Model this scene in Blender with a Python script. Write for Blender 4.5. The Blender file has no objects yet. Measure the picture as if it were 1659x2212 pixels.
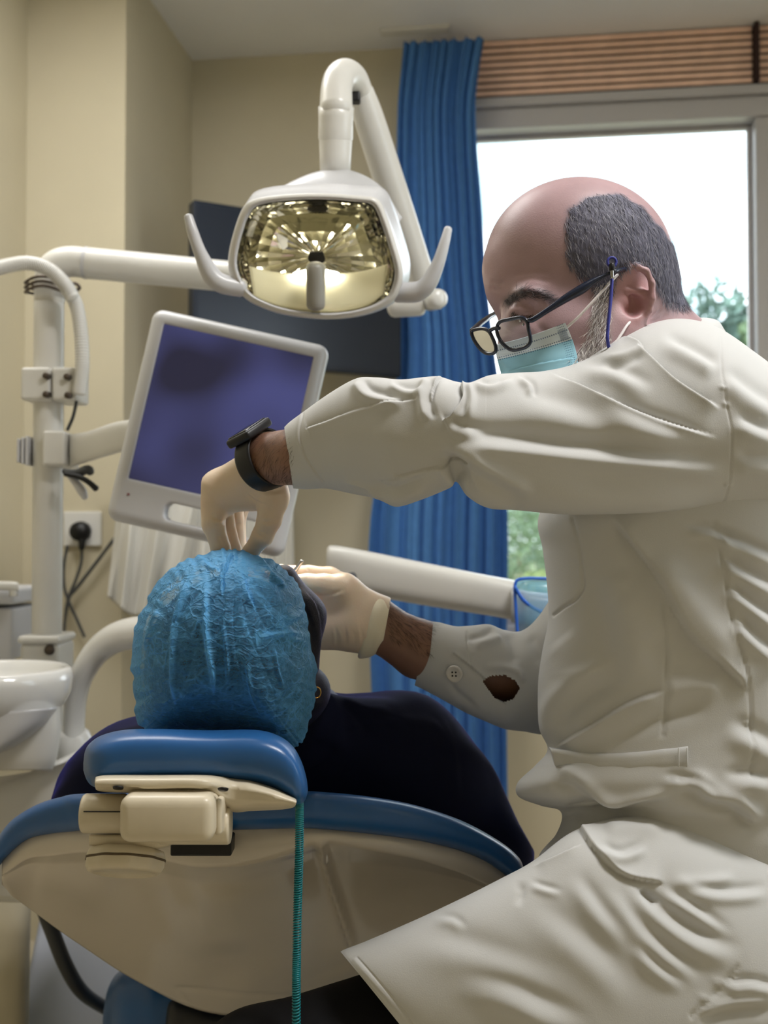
import bpy, bmesh, math, random
import numpy as np
import openvdb
from mathutils import Vector, Matrix

random.seed(7); RNG = np.random.default_rng(7)
SC = bpy.context.scene
COL = SC.collection
# ---------------------------------------------------------------- camera
FPX = 2372.0; CX = 829.5; CY = 1106.0          # focal length in px of the 1659x2212 frame
ZC = 1.05; PITCH = math.radians(1.7)
SP, CP = math.sin(PITCH), math.cos(PITCH)
cam_data = bpy.data.cameras.new('camera'); cam = bpy.data.objects.new('camera', cam_data); COL.objects.link(cam)
cam.location = (0, 0, ZC); cam.rotation_euler = (math.pi/2 + PITCH, 0, 0)
cam_data.sensor_fit = 'VERTICAL'; cam_data.sensor_height = 36.0; cam_data.sensor_width = 27.0
cam_data.lens = 36.0*FPX/2212.0
cam_data.clip_start = 0.05; cam_data.clip_end = 400
cam_data.dof.use_dof = True; cam_data.dof.focus_distance = 1.10; cam_data.dof.aperture_fstop = 6.0
SC.camera = cam
# ---------------------------------------------------------------- sky, lights, exposure
SC.view_settings.view_transform = 'Standard'; SC.view_settings.look = 'None'
SC.view_settings.exposure = 0.25; SC.view_settings.gamma = 1.0; SC.view_settings.use_curve_mapping = False
world = bpy.data.worlds.new('sky'); SC.world = world; world.use_nodes = True
wn = world.node_tree.nodes; wl = world.node_tree.links
bg = wn['Background']
tc = wn.new('ShaderNodeTexCoord'); wno = wn.new('ShaderNodeTexNoise'); wno.inputs['Scale'].default_value = 3.2; wno.inputs['Detail'].default_value = 5
wmap = wn.new('ShaderNodeMapping'); wmap.inputs['Scale'].default_value = (1, 1, 2.6)
wr = wn.new('ShaderNodeValToRGB'); wr.color_ramp.elements[0].position = 0.40; wr.color_ramp.elements[1].position = 0.53
wr.color_ramp.elements[0].color = (0.30, 0.42, 0.46, 1); wr.color_ramp.elements[1].color = (0.96, 0.98, 1.0, 1)
wl.new(tc.outputs['Generated'], wmap.inputs[0]); wl.new(wmap.outputs[0], wno.inputs['Vector']); wl.new(wno.outputs['Fac'], wr.inputs[0]); wl.new(wr.outputs[0], bg.inputs[0])
bg.inputs[1].default_value = 4.2

def area_light(name, loc, target, size, energy, col):
    l = bpy.data.lights.new(name, 'AREA'); l.shape = 'RECTANGLE'; l.size, l.size_y = size; l.energy = energy; l.color = col
    o = bpy.data.objects.new(name, l); COL.objects.link(o); o.location = loc
    o.rotation_euler = (Vector(target) - Vector(loc)).to_track_quat('-Z', 'Y').to_euler()
    return o
# two ceiling panels of the surgery, above and behind the camera
area_light('ceiling_panel_light', (0.72, 0.72, 2.56), (0.72, 0.72, 0), (0.6, 0.3), 24.0, (1.0, 0.98, 0.96))
area_light('ceiling_panel_light', (-0.62, 1.95, 2.56), (-0.62, 1.95, 0), (0.9, 0.5), 14.5, (0.98, 0.97, 0.95))

# ---------------------------------------------------------------- helpers
def P(x, y, d):
    """world point of frame pixel (x, y) at depth d metres in front of the camera"""
    a = (x - CX)/FPX*d; u = (CY - y)/FPX*d
    return np.array([a, d*CP - u*SP, ZC + d*SP + u*CP])
def proj(V):
    V = np.asarray(V, float); x = V[:, 0]; y = V[:, 1]; z = V[:, 2] - ZC
    d = y*CP + z*SP; u = -y*SP + z*CP
    d = np.maximum(d, 1e-4)
    return np.stack([CX + x/d*FPX, CY - u/d*FPX, d], 1)
def S(d): return d/FPX
def lin(c):
    o = []
    for v in c[:3]:
        v = v/255.0
        o.append(v/12.92 if v <= 0.04045 else ((v + 0.055)/1.055)**2.4)
    return (o[0], o[1], o[2], 1.0)

def M(name, rgb, rough=0.5, spec=0.5, metal=0.0, bump=None, var=None, sheen=None, coat=0.0, emis=None, attr=False, sss=0.0, alpha=None, ani=None):
    m = bpy.data.materials.new(name); m.use_nodes = True
    n = m.node_tree.nodes; l = m.node_tree.links; b = n['Principled BSDF']
    base = lin(rgb); b.inputs['Base Color'].default_value = base
    b.inputs['Roughness'].default_value = rough; b.inputs['Specular IOR Level'].default_value = spec; b.inputs['Metallic'].default_value = metal
    b.inputs['Coat Weight'].default_value = coat; b.inputs['Coat Roughness'].default_value = 0.15
    src = None
    t = n.new('ShaderNodeTexCoord')
    if attr:
        a = n.new('ShaderNodeAttribute'); a.attribute_name = 'Col'; src = a.outputs['Color']
    if var:
        nz = n.new('ShaderNodeTexNoise'); nz.inputs['Scale'].default_value = var[0]; nz.inputs['Detail'].default_value = 5
        l.new(t.outputs['Object'], nz.inputs['Vector'])
        mx = n.new('ShaderNodeMix'); mx.data_type = 'RGBA'; mx.blend_type = 'MULTIPLY'; mx.inputs[0].default_value = 1.0
        mr = n.new('ShaderNodeMapRange'); mr.inputs['From Min'].default_value = 0.3; mr.inputs['From Max'].default_value = 0.7
        mr.inputs['To Min'].default_value = 1 - var[1]; mr.inputs['To Max'].default_value = 1 + var[1]*0.6
        l.new(nz.outputs['Fac'], mr.inputs[0]); l.new(mr.outputs[0], mx.inputs[7])
        if src is not None: l.new(src, mx.inputs[6])
        else: mx.inputs[6].default_value = base
        src = mx.outputs[2]
    if src is not None: l.new(src, b.inputs['Base Color'])
    if bump:
        nb = n.new('ShaderNodeTexNoise'); nb.inputs['Scale'].default_value = bump[0]; nb.inputs['Detail'].default_value = 4
        l.new(t.outputs['Object'], nb.inputs['Vector'])
        bp = n.new('ShaderNodeBump'); bp.inputs['Strength'].default_value = bump[1]; bp.inputs['Distance'].default_value = bump[2] if len(bump) > 2 else 0.001
        l.new(nb.outputs['Fac'], bp.inputs['Height']); l.new(bp.outputs[0], b.inputs['Normal'])
    if sheen:
        b.inputs['Sheen Weight'].default_value = sheen[0]; b.inputs['Sheen Roughness'].default_value = sheen[1]; b.inputs['Sheen Tint'].default_value = lin(sheen[2])
    if emis:
        b.inputs['Emission Color'].default_value = lin(emis[0]); b.inputs['Emission Strength'].default_value = emis[1]
    if sss:
        b.inputs['Subsurface Weight'].default_value = sss; b.inputs['Subsurface Radius'].default_value = (0.01, 0.004, 0.002); b.inputs['Subsurface Scale'].default_value = 0.6
    return m

def glass(name, tint=(255, 255, 255), refl=0.08, rough=0.0):
    m = bpy.data.materials.new(name); m.use_nodes = True; n = m.node_tree.nodes; l = m.node_tree.links
    n.remove(n['Principled BSDF']); out = n['Material Output']
    tr = n.new('ShaderNodeBsdfTransparent'); tr.inputs[0].default_value = lin(tint)
    gl = n.new('ShaderNodeBsdfGlossy'); gl.inputs['Roughness'].default_value = rough
    fr = n.new('ShaderNodeFresnel'); fr.inputs[0].default_value = 1.45
    mx = n.new('ShaderNodeMixShader'); l.new(fr.outputs[0], mx.inputs[0]); l.new(tr.outputs[0], mx.inputs[1]); l.new(gl.outputs[0], mx.inputs[2])
    l.new(mx.outputs[0], out.inputs[0])
    return m

ORG = {}
def thing(name, label, cat, loc, group=None):
    o = bpy.data.objects.new(name, None); COL.objects.link(o); o.location = tuple(float(v) for v in loc); o.empty_display_size = 0.05
    o['label'] = label; o['category'] = cat
    if group: o['group'] = group
    ORG[o.name] = np.array(loc, float)
    return o
def obj(name, VF, mat, parent=None, smooth=True, col=None, uv=None, kind=None, label=None, cat=None, group=None, center=True):
    V, F = VF
    V = np.asarray(V, float)
    if parent is not None: org = ORG[parent.name]
    elif center: org = np.array([(V[:, 0].min() + V[:, 0].max())/2, (V[:, 1].min() + V[:, 1].max())/2, V[:, 2].min()])
    else: org = np.zeros(3)
    me = bpy.data.meshes.new(name)
    Vl = V - org
    if isinstance(F, np.ndarray):
        k = F.shape[1]
        me.vertices.add(len(Vl)); me.vertices.foreach_set('co', Vl.astype(np.float32).ravel())
        me.loops.add(F.size); me.loops.foreach_set('vertex_index', F.astype(np.int32).ravel())
        me.polygons.add(len(F)); me.polygons.foreach_set('loop_start', np.arange(0, F.size, k, dtype=np.int32)); me.polygons.foreach_set('loop_total', np.full(len(F), k, dtype=np.int32))
        me.update(calc_edges=True); me.validate()
    else:
        me.from_pydata([tuple(v) for v in Vl], [], F); me.update()
    if smooth: me.polygons.foreach_set('use_smooth', np.ones(len(me.polygons), dtype=bool))
    if col is not None:
        at = me.color_attributes.new('Col', 'FLOAT_COLOR', 'POINT')
        at.data.foreach_set('color', np.concatenate([col, np.ones((len(col), 1))], 1).astype(np.float32).ravel())
    if uv is not None:
        ul = me.uv_layers.new(name='UVMap'); vi = np.empty(len(me.loops), dtype=np.int32); me.loops.foreach_get('vertex_index', vi)
        ul.data.foreach_set('uv', np.asarray(uv, np.float32)[vi].ravel())
    me.materials.append(mat)
    o = bpy.data.objects.new(name, me); COL.objects.link(o)
    ORG[o.name] = org
    if parent is not None: o.parent = parent
    else: o.location = tuple(org)
    if kind: o['kind'] = kind
    if label: o['label'] = label
    if cat: o['category'] = cat
    if group: o['group'] = group
    return o

def join(*parts):
    Vs, Fs, k = [], [], 0
    for V, F in parts:
        Vs.append(np.asarray(V, float)); Fs += [tuple(int(i) + k for i in f) for f in F]; k += len(V)
    return np.concatenate(Vs), Fs
def catmull(pts, n):
    """n samples, arc-length-free Catmull-Rom through rows of pts"""
    p = np.asarray(pts, float); k = len(p)
    if k == 2:
        t = np.linspace(0, 1, n)[:, None]; return p[0]*(1 - t) + p[1]*t
    q = np.vstack([2*p[0] - p[1], p, 2*p[-1] - p[-2]])
    t = np.linspace(0, k - 1 - 1e-9, n); i = t.astype(int); f = (t - i)[:, None]
    a, b, c, d = q[i], q[i + 1], q[i + 2], q[i + 3]
    return 0.5*((2*b) + (c - a)*f + (2*a - 5*b + 4*c - d)*f**2 + (3*b - a - 3*c + d)*f**3)
def closed_spline(pts, n):
    p = np.asarray(pts, float); k = len(p)
    t = np.linspace(0, k, n, endpoint=False); i = t.astype(int); f = (t - i)[:, None]
    a, b, c, d = p[(i - 1) % k], p[i % k], p[(i + 1) % k], p[(i + 2) % k]
    return 0.5*((2*b) + (c - a)*f + (2*a - 5*b + 4*c - d)*f**2 + (3*b - a - 3*c + d)*f**3)
def grid_faces(nr, nc, wrap=True):
    i = np.arange(nr - 1)[:, None]; j = np.arange(nc if wrap else nc - 1)[None, :]; j2 = (j + 1) % nc
    f = np.stack(np.broadcast_arrays(i*nc + j, i*nc + j2, (i + 1)*nc + j2, (i + 1)*nc + j), -1)
    return f.reshape(-1, 4)
def loft(rings, cap0=True, cap1=True):
    """rings: (nr, nc, 3) closed sections"""
    R = np.asarray(rings, float); nr, nc = R.shape[:2]
    V = R.reshape(-1, 3); F = grid_faces(nr, nc)
    extra, ef = [], []
    k = len(V)
    if cap0:
        extra.append(R[0].mean(0)); ef += [(k, (j + 1) % nc, j, k) for j in range(nc)]; k += 1
    if cap1:
        extra.append(R[-1].mean(0)); b = (nr - 1)*nc; ef += [(k, b + j, b + (j + 1) % nc, k) for j in range(nc)]; k += 1
    if extra:
        V = np.vstack([V, np.array(extra)])
        Fl = [tuple(int(x) for x in f) for f in F] + [tuple(int(x) for x in f[:3]) for f in ef]
        return V, Fl
    return V, F
def loftq(rings): return loft(rings, False, False)
def frames(p):
    t = np.gradient(p, axis=0); t /= np.linalg.norm(t, axis=1)[:, None] + 1e-12
    n = np.cross(t[0], [0, 0, 1.0])
    if np.linalg.norm(n) < 0.1: n = np.cross(t[0], [0, 1.0, 0])
    n /= np.linalg.norm(n); N = [n]
    for i in range(1, len(p)):
        n = N[-1] - t[i]*np.dot(N[-1], t[i]); n /= np.linalg.norm(n) + 1e-12; N.append(n)
    N = np.array(N); return t, N, np.cross(t, N)
def tube(pts, r, n=14, res=None, caps=True, flat=1.0):
    """round tube through 3-D points; r number or per-point"""
    pts = np.asarray(pts, float); rr = np.full(len(pts), r, float) if np.isscalar(r) else np.asarray(r, float)
    if res:
        q = catmull(np.column_stack([pts, rr]), res); pts, rr = q[:, :3], q[:, 3]
    t, N, B = frames(pts)
    if caps:   # rounded ends
        a = np.array([0.0, 0.5, 0.85])
        p0 = [pts[0] - t[0]*rr[0]*math.sqrt(1 - x*x)*0.6 for x in a]; p1 = [pts[-1] + t[-1]*rr[-1]*math.sqrt(1 - x*x)*0.6 for x in a[::-1]]
        a0 = np.maximum(a, 0.02)
        pts = np.vstack([p0, pts, p1]); rr = np.concatenate([rr[0]*a0, rr, rr[-1]*a0[::-1]])
        N = np.vstack([np.repeat(N[:1], 3, 0), N, np.repeat(N[-1:], 3, 0)]); B = np.vstack([np.repeat(B[:1], 3, 0), B, np.repeat(B[-1:], 3, 0)])
    th = np.linspace(0, 2*math.pi, n, endpoint=False)
    R = pts[:, None, :] + rr[:, None, None]*(np.cos(th)[None, :, None]*N[:, None, :] + flat*np.sin(th)[None, :, None]*B[:, None, :])
    return loft(R, caps, caps)
def ptube(pxs, d, rpx, **k):
    """tube from frame points (x, y[, d]) ; radius in frame px"""
    q = [(p[0], p[1], p[2] if len(p) > 2 else d) for p in pxs]
    r = [ (rpx if np.isscalar(rpx) else rpx[i])*S(q[i][2]) for i in range(len(q))]
    return tube([P(*p) for p in q], r, **k)
def sil(st, nl, nc, e=1.0, cap0=True, cap1=True):
    """inflate stations (ax, ay, bx, by, depth, half-thickness m): every section is an oval whose axis runs from a to b"""
    q = catmull(st, nl); th = np.linspace(0, 2*math.pi, nc, endpoint=False)
    c = np.sign(np.cos(th))*np.abs(np.cos(th))**e; s = np.sign(np.sin(th))*np.abs(np.sin(th))**e
    R = []
    for ax, ay, bx, by, d, h in q:
        A = P(ax, ay, d); B = P(bx, by, d); m = (A + B)/2; v = m - np.array([0, 0, ZC]); v /= np.linalg.norm(v)
        R.append(m + c[:, None]*(A - B)/2 + s[:, None]*v*h)
    return loft(np.array(R), cap0, cap1)
def lathe(prof, o, axis, n=40, ref=None, lobes=None):
    """prof (r, h) pairs turned about axis through o"""
    ax = np.asarray(axis, float); ax /= np.linalg.norm(ax)
    u = np.cross(ax, [0, 0, 1.0]) if ref is None else np.asarray(ref, float)
    if np.linalg.norm(u) < 0.1: u = np.cross(ax, [1.0, 0, 0])
    u -= ax*np.dot(u, ax); u /= np.linalg.norm(u); w = np.cross(ax, u)
    th = np.linspace(0, 2*math.pi, n, endpoint=False); R = []
    for r, h in prof:
        rr = r*(1 + (lobes[1]*np.cos(lobes[0]*th) if lobes else 0*th))
        R.append(np.asarray(o) + ax*h + rr[:, None]*(np.cos(th)[:, None]*u + np.sin(th)[:, None]*w))
    return loft(np.array(R))
def rbox(c, size, R=None, bev=0.004, seg=3):
    bm = bmesh.new(); bmesh.ops.create_cube(bm, size=1.0)
    for v in bm.verts: v.co = Vector((v.co.x*size[0], v.co.y*size[1], v.co.z*size[2]))
    if bev > 0: bmesh.ops.bevel(bm, geom=bm.edges[:], offset=min(bev, min(size)*0.49), segments=seg, affect='EDGES', profile=0.5)
    bm.verts.ensure_lookup_table(); V = np.array([v.co[:] for v in bm.verts]); F = [tuple(v.index for v in f.verts) for f in bm.faces]; bm.free()
    if R is not None: V = V @ np.asarray(R).T
    return V + np.asarray(c, float), F
def pbox(x0, y0, x1, y1, d, thick, bev=0.004, seg=3, roll=0.0, yaw=0.0):
    """box facing the camera that covers a frame rectangle, front face at depth d"""
    c = P((x0 + x1)/2, (y0 + y1)/2, d + thick/2); s = S(d)
    R = np.array(Matrix.Rotation(yaw, 3, 'Z') @ Matrix.Rotation(roll, 3, 'Y'))
    return rbox(c, (abs(x1 - x0)*s, thick, abs(y1 - y0)*s), R, bev, seg)
def normals(V, F):
    F = np.asarray([f if len(f) == 4 else (f[0], f[1], f[2], f[2]) for f in F]) if not isinstance(F, np.ndarray) else F
    n = np.cross(V[F[:, 2]] - V[F[:, 0]], V[F[:, 3 if F.shape[1] == 4 else 1]] - V[F[:, 1]])
    tri = F[:, 2] == F[:, -1] if F.shape[1] == 4 else np.zeros(len(F), bool)
    if tri.any(): n[tri] = np.cross(V[F[tri, 1]] - V[F[tri, 0]], V[F[tri, 2]] - V[F[tri, 0]])
    N = np.zeros_like(V)
    for k in range(F.shape[1]): np.add.at(N, F[:, k], n)
    return N/(np.linalg.norm(N, axis=1)[:, None] + 1e-12)
def outward(VF):
    V, F = VF; V = np.asarray(V, float)
    Fa = np.asarray([f if len(f) == 4 else (f[0], f[1], f[2], f[2]) for f in F]) if not isinstance(F, np.ndarray) else F
    c = V.mean(0); a, b, d = V[Fa[:, 0]] - c, V[Fa[:, 1]] - c, V[Fa[:, 2]] - c; v = np.einsum('ij,ij->i', a, np.cross(b, d)).sum()
    if Fa.shape[1] == 4: v += np.einsum('ij,ij->i', a, np.cross(d, V[Fa[:, 3]] - c)).sum()
    if v < 0:
        F = F[:, ::-1].copy() if isinstance(F, np.ndarray) else [tuple(reversed(f)) for f in F]
    return V, F
def smoothmesh(V, F, it=2, lam=0.5):
    F = np.asarray(F)
    for _ in range(it):
        acc = np.zeros_like(V); cnt = np.zeros(len(V))
        for k in range(F.shape[1]):
            a, b = F[:, k], F[:, (k + 1) % F.shape[1]]
            np.add.at(acc, a, V[b]); np.add.at(cnt, a, 1)
        V = V*(1 - lam) + lam*acc/np.maximum(cnt, 1)[:, None]
    return V
def polydist(xy, pts, n=40):
    """distance to a smooth polyline, parameter 0..1 and side sign"""
    p = catmull(pts, n) if len(pts) > 2 else np.asarray(pts, float)
    best = np.full(len(xy), 1e9); tt = np.zeros(len(xy)); sg = np.ones(len(xy))
    for i in range(len(p) - 1):
        a, b = p[i], p[i + 1]; ab = b - a; L = (ab**2).sum() + 1e-9
        r = xy - a; t = np.clip((r @ ab)/L, 0, 1); e = r - t[:, None]*ab; dd = np.hypot(e[:, 0], e[:, 1])
        m = dd < best; best[m] = dd[m]; tt[m] = (i + t[m])/(len(p) - 1); sg[m] = np.sign(ab[0]*r[m, 1] - ab[1]*r[m, 0])
    return best, tt, sg
def strokes(VF, L, facing=True):
    """sculpt: ('f', ...) rolling fold, crest to the right of travel and trough to the left; ('r', pts, width px, height mm) rounded ridge (negative = groove); ('s', pts, width, mm) lapped fold, raised to the right of travel"""
    V, F = VF; V = np.array(V, float); N = normals(V, F); q = proj(V); view = V - np.array([0, 0, ZC]); view /= np.linalg.norm(view, axis=1)[:, None]
    w = np.clip(-(N*view).sum(1)*3.0, 0, 1) if facing else np.ones(len(V))
    disp = np.zeros(len(V))
    for s in L:
        kind, pts, wd, mm = s[:4]; tp = s[4] if len(s) > 4 else 0.25
        pts = np.asarray(pts, float); lo = pts.min(0) - wd*4; hi = pts.max(0) + wd*4
        idx = np.where((q[:, 0] > lo[0]) & (q[:, 0] < hi[0]) & (q[:, 1] > lo[1]) & (q[:, 1] < hi[1]) & (w > 0))[0]
        if not len(idx): continue
        d, t, g = polydist(q[idx, :2], pts)
        e = np.clip(np.minimum(t, 1 - t)/max(tp, 1e-3), 0, 1); e = e*e*(3 - 2*e) if tp > 0 else 1.0
        if kind == 'r': h = np.exp(-(d/wd)**2)
        elif kind == 'f': sd = d*g; h = np.exp(-((sd - wd*0.75)/(wd*0.85))**2) - 0.75*np.exp(-((sd + wd*0.6)/(wd*0.65))**2)
        else:
            sd = d*g; h = np.where(sd > 0, np.exp(-sd/wd), 0)*np.clip(sd/(wd*0.22), 0, 1) - np.where(sd <= 0, 0.45*np.exp(sd/(wd*0.6)), 0)
        disp[idx] += h*e*mm*0.001*w[idx]
    return V + N*disp[:, None], F
def noise3(V, scale, seed=0):
    """cheap smooth noise from summed sines"""
    r = np.random.default_rng(seed); out = np.zeros(len(V))
    for k in range(7):
        a = r.normal(size=3); a /= np.linalg.norm(a); out += np.sin(V @ a*scale*(0.6 + 0.25*k) + r.uniform(0, 6.28))/(1 + 0.35*k)
    return out/3.2
def inpoly(x, y, poly):
    poly = np.asarray(poly, float); c = np.zeros(len(x), bool); j = len(poly) - 1
    for i in range(len(poly)):
        xi, yi = poly[i]; xj, yj = poly[j]
        m = ((yi > y) != (yj > y)) & (x < (xj - xi)*(y - yi)/(yj - yi + 1e-12) + xi); c ^= m; j = i
    return c

class Field:
    """signed distance field on a grid, meshed with OpenVDB"""
    def __init__(s, lo, hi, h):
        s.lo = np.asarray(lo, float); s.h = h; s.n = np.ceil((np.asarray(hi) - s.lo)/h).astype(int) + 1
        s.a = np.full(s.n, 0.05, np.float32)
    def sub(s, lo, hi):
        i0 = np.clip(np.floor((lo - s.lo)/s.h).astype(int), 0, s.n); i1 = np.clip(np.ceil((hi - s.lo)/s.h).astype(int) + 1, 0, s.n)
        sl = tuple(slice(a, b) for a, b in zip(i0, i1))
        g = [(np.arange(a, b)*s.h + o).astype(np.float32) for a, b, o in zip(i0, i1, s.lo)]
        return sl, np.meshgrid(*g, indexing='ij', sparse=True)
    def put(s, sl, d, k, cut=False):
        a = s.a[sl]
        if a.size == 0: return
        if cut:
            h = np.clip(0.5 - 0.5*(a + d)/k, 0, 1); s.a[sl] = a*(1 - h) - d*h + k*h*(1 - h)
        else:
            h = np.clip(0.5 + 0.5*(a - d)/k, 0, 1); s.a[sl] = a*(1 - h) + d*h - k*h*(1 - h)
    def cone(s, a, b, ra, rb, k=0.006, cut=False):
        a, b = np.asarray(a, float), np.asarray(b, float); m = max(ra, rb) + 2*k + 2*s.h
        sl, (X, Y, Z) = s.sub(np.minimum(a, b) - m, np.maximum(a, b) + m)
        ab = b - a; L = (ab**2).sum() + 1e-12
        t = np.clip(((X - a[0])*ab[0] + (Y - a[1])*ab[1] + (Z - a[2])*ab[2])/L, 0, 1)
        d = np.sqrt((X - a[0] - t*ab[0])**2 + (Y - a[1] - t*ab[1])**2 + (Z - a[2] - t*ab[2])**2) - (ra + (rb - ra)*t)
        s.put(sl, d.astype(np.float32), k, cut)
    def chain(s, pts, r, k=0.006, kin=0.004):
        for i in range(len(pts) - 1): s.cone(pts[i], pts[i + 1], r[i], r[i + 1], k if i == 0 else kin)
    def ell(s, c, r, R=None, k=0.01, cut=False):
        c = np.asarray(c, float); r = np.asarray(r, float); m = r.max() + 2*k + 2*s.h
        sl, (X, Y, Z) = s.sub(c - m, c + m); X, Y, Z = X - c[0], Y - c[1], Z - c[2]
        if R is not None:
            R = np.asarray(R); X, Y, Z = (R[0, i]*X + R[1, i]*Y + R[2, i]*Z for i in range(3))
        k0 = np.sqrt((X/r[0])**2 + (Y/r[1])**2 + (Z/r[2])**2) + 1e-6; k1 = np.sqrt((X/r[0]**2)**2 + (Y/r[1]**2)**2 + (Z/r[2]**2)**2) + 1e-6
        s.put(sl, (k0*(k0 - 1)/k1).astype(np.float32), k, cut)
    def box(s, c, half, rnd=0.004, R=None, k=0.002, cut=False):
        c = np.asarray(c, float); half = np.asarray(half, float); m = np.linalg.norm(half) + 2*k + 2*s.h
        sl, (X, Y, Z) = s.sub(c - m, c + m); X, Y, Z = X - c[0], Y - c[1], Z - c[2]
        if R is not None:
            R = np.asarray(R); X, Y, Z = (R[0, i]*X + R[1, i]*Y + R[2, i]*Z for i in range(3))
        q = [np.abs(v) - (hh - rnd) for v, hh in zip((X, Y, Z), half)]
        d = np.sqrt(sum(np.maximum(v, 0)**2 for v in q)) + np.minimum(np.maximum(np.maximum(q[0], q[1]), q[2]), 0) - rnd
        s.put(sl, d.astype(np.float32), k, cut)
    def mesh(s, it=1):
        g = openvdb.FloatGrid(); g.background = 0.05; g.copyFromArray(np.ascontiguousarray(s.a))
        p, q = g.convertToQuads(0.0); V = p.astype(float)*s.h + s.lo; F = q.astype(np.int64)
        V, F = outward((V, F))
        if it: V = smoothmesh(V, F, it, 0.5)
        return V, F
# ================================================================ materials
mWALL = M('wall_paint', (204, 195, 170), 0.75, 0.25, var=(3, 0.05), bump=(260, 0.15, 0.0006))
mCEIL = M('ceiling_paint', (238, 237, 236), 0.8, 0.2, var=(2, 0.03))
mFLOOR = M('floor_tile', (196, 186, 165), 0.35, 0.4, var=(6, 0.08))
mWHITE = M('white_plastic', (216, 214, 208), 0.28, 0.5, var=(9, 0.03))
mGLOSSW = M('glossy_white', (222, 221, 217), 0.12, 0.5, coat=0.3)
mGREYW = M('grey_white_plastic', (198, 198, 200), 0.3, 0.5)
mIVORY = M('ivory_plastic', (214, 203, 180), 0.33, 0.5, var=(30, 0.05))
mSHELL = M('shell_plastic', (212, 203, 190), 0.12, 0.5, coat=0.5, var=(5, 0.06))
mBLUE = M('blue_vinyl', (38, 92, 152), 0.30, 0.5, bump=(420, 0.12, 0.0006), var=(14, 0.06))
mBLACK = M('black_plastic', (18, 18, 20), 0.4, 0.4)
mDGREY = M('grey_rubber', (70, 72, 74), 0.45, 0.4)
mMETAL = M('steel', (170, 170, 172), 0.25, 0.5, metal=1.0)
mDMETAL = M('dark_steel', (90, 80, 72), 0.4, 0.5, metal=0.8)
mCURT = M('curtain_cloth', (84, 134, 194), 0.85, 0.2, bump=(500, 0.3, 0.001), var=(40, 0.07), sheen=(0.2, 0.5, (120, 160, 220)))
mALU = M('window_frame', (186, 184, 186), 0.4, 0.5)
mWOOD = M('slat_wood', (250, 212, 190), 0.5, 0.35, var=(18, 0.12))
mDWOOD = M('dark_backing', (58, 42, 40), 0.7, 0.2)
mPANE = glass('window_glass', (250, 253, 255))
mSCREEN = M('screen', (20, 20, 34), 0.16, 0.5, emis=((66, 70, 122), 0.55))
_n = mSCREEN.node_tree.nodes; _l = mSCREEN.node_tree.links      # screen reflection painted into the glow: soft dark and violet areas
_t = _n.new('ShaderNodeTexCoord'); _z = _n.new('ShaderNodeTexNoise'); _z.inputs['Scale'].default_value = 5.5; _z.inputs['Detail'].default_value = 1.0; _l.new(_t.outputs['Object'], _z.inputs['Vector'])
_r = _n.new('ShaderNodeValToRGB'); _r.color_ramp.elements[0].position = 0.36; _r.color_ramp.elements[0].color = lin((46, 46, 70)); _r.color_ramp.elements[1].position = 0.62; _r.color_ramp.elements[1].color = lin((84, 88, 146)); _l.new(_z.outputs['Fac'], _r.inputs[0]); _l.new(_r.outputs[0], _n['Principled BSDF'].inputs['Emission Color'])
mTV = M('television_panel', (24, 34, 50), 0.22, 0.5)
mTOWEL = M('hanging_white_cotton', (222, 220, 214), 0.85, 0.2, bump=(300, 0.3, 0.001))

# ================================================================ the room
TH = math.radians(7.4); E1 = np.array([math.cos(TH), -math.sin(TH), 0]); E2 = np.array([-math.sin(TH), -math.cos(TH), 0])
CORN = P(410, 1106, 3.5); CORN[2] = 0
HCEIL = 2.612
def R(u, v, z): return CORN + u*E1 + v*E2 + np.array([0, 0, z])
def u_at(px, v=0.0):
    k = (px - CX)/FPX; c0 = CORN + v*E2
    return (c0[1]*k - c0[0])/(E1[0] - k*E1[1])
def z_at(py, u, v=0.0):
    p = R(u, v, 0); d = p[1]; t = (CY - py)/FPX
    return ZC + d*(t*CP + SP)/(CP - t*SP)
ROT = np.column_stack([E1, -E2, [0, 0, 1.0]])    # room axes: along the back wall, away from the camera, up
def rb(u0, u1, v0, v1, z0, z1, bev=0.0):
    return rbox(R((u0 + u1)/2, (v0 + v1)/2, (z0 + z1)/2), (abs(u1 - u0), abs(v1 - v0), abs(z1 - z0)), ROT, bev, 2)
UW0, UW1 = 0.80, u_at(1640) + 0.0; UM = UW1 + 0.07; UE = 2.62; VF = 5.0
ZW0, ZW1 = z_at(1352, 1.0), z_at(279, 1.0)
WT = -0.16
wall = obj('wall_back', join(rb(-0.02, UW0 - 0.05, WT, 0, 0, HCEIL), rb(UW0 - 0.05, UE, WT, 0, 0, ZW0 - 0.05), rb(UW0 - 0.05, UE, WT, 0, ZW1 + 0.06, HCEIL), rb(UE - 0.1, UE, WT, 0, ZW0 - 0.05, ZW1 + 0.06)), mWALL, smooth=False, kind='structure')
obj('wall_left', join(rb(-0.45, 0, -0.16, 0.586, 0, HCEIL), rb(-0.45, -0.279, 0.586, VF, 0, HCEIL)), mWALL, smooth=False, kind='structure')
WV0, WV1, WZ0, WZ1 = 1.7, 2.5, 0.95, 2.35      # unseen opening added in the right wall to let in cool fill light
obj('wall_right', join(rb(UE, UE + 0.15, -0.16, WV0, 0, HCEIL), rb(UE, UE + 0.15, WV1, VF, 0, HCEIL), rb(UE, UE + 0.15, WV0, WV1, 0, WZ0), rb(UE, UE + 0.15, WV0, WV1, WZ1, HCEIL)), mWALL, smooth=False, kind='structure')
obj('wall_front', rb(-0.45, UE + 0.15, VF, VF + 0.12, 0, HCEIL), mWALL, smooth=False, kind='structure')
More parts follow.
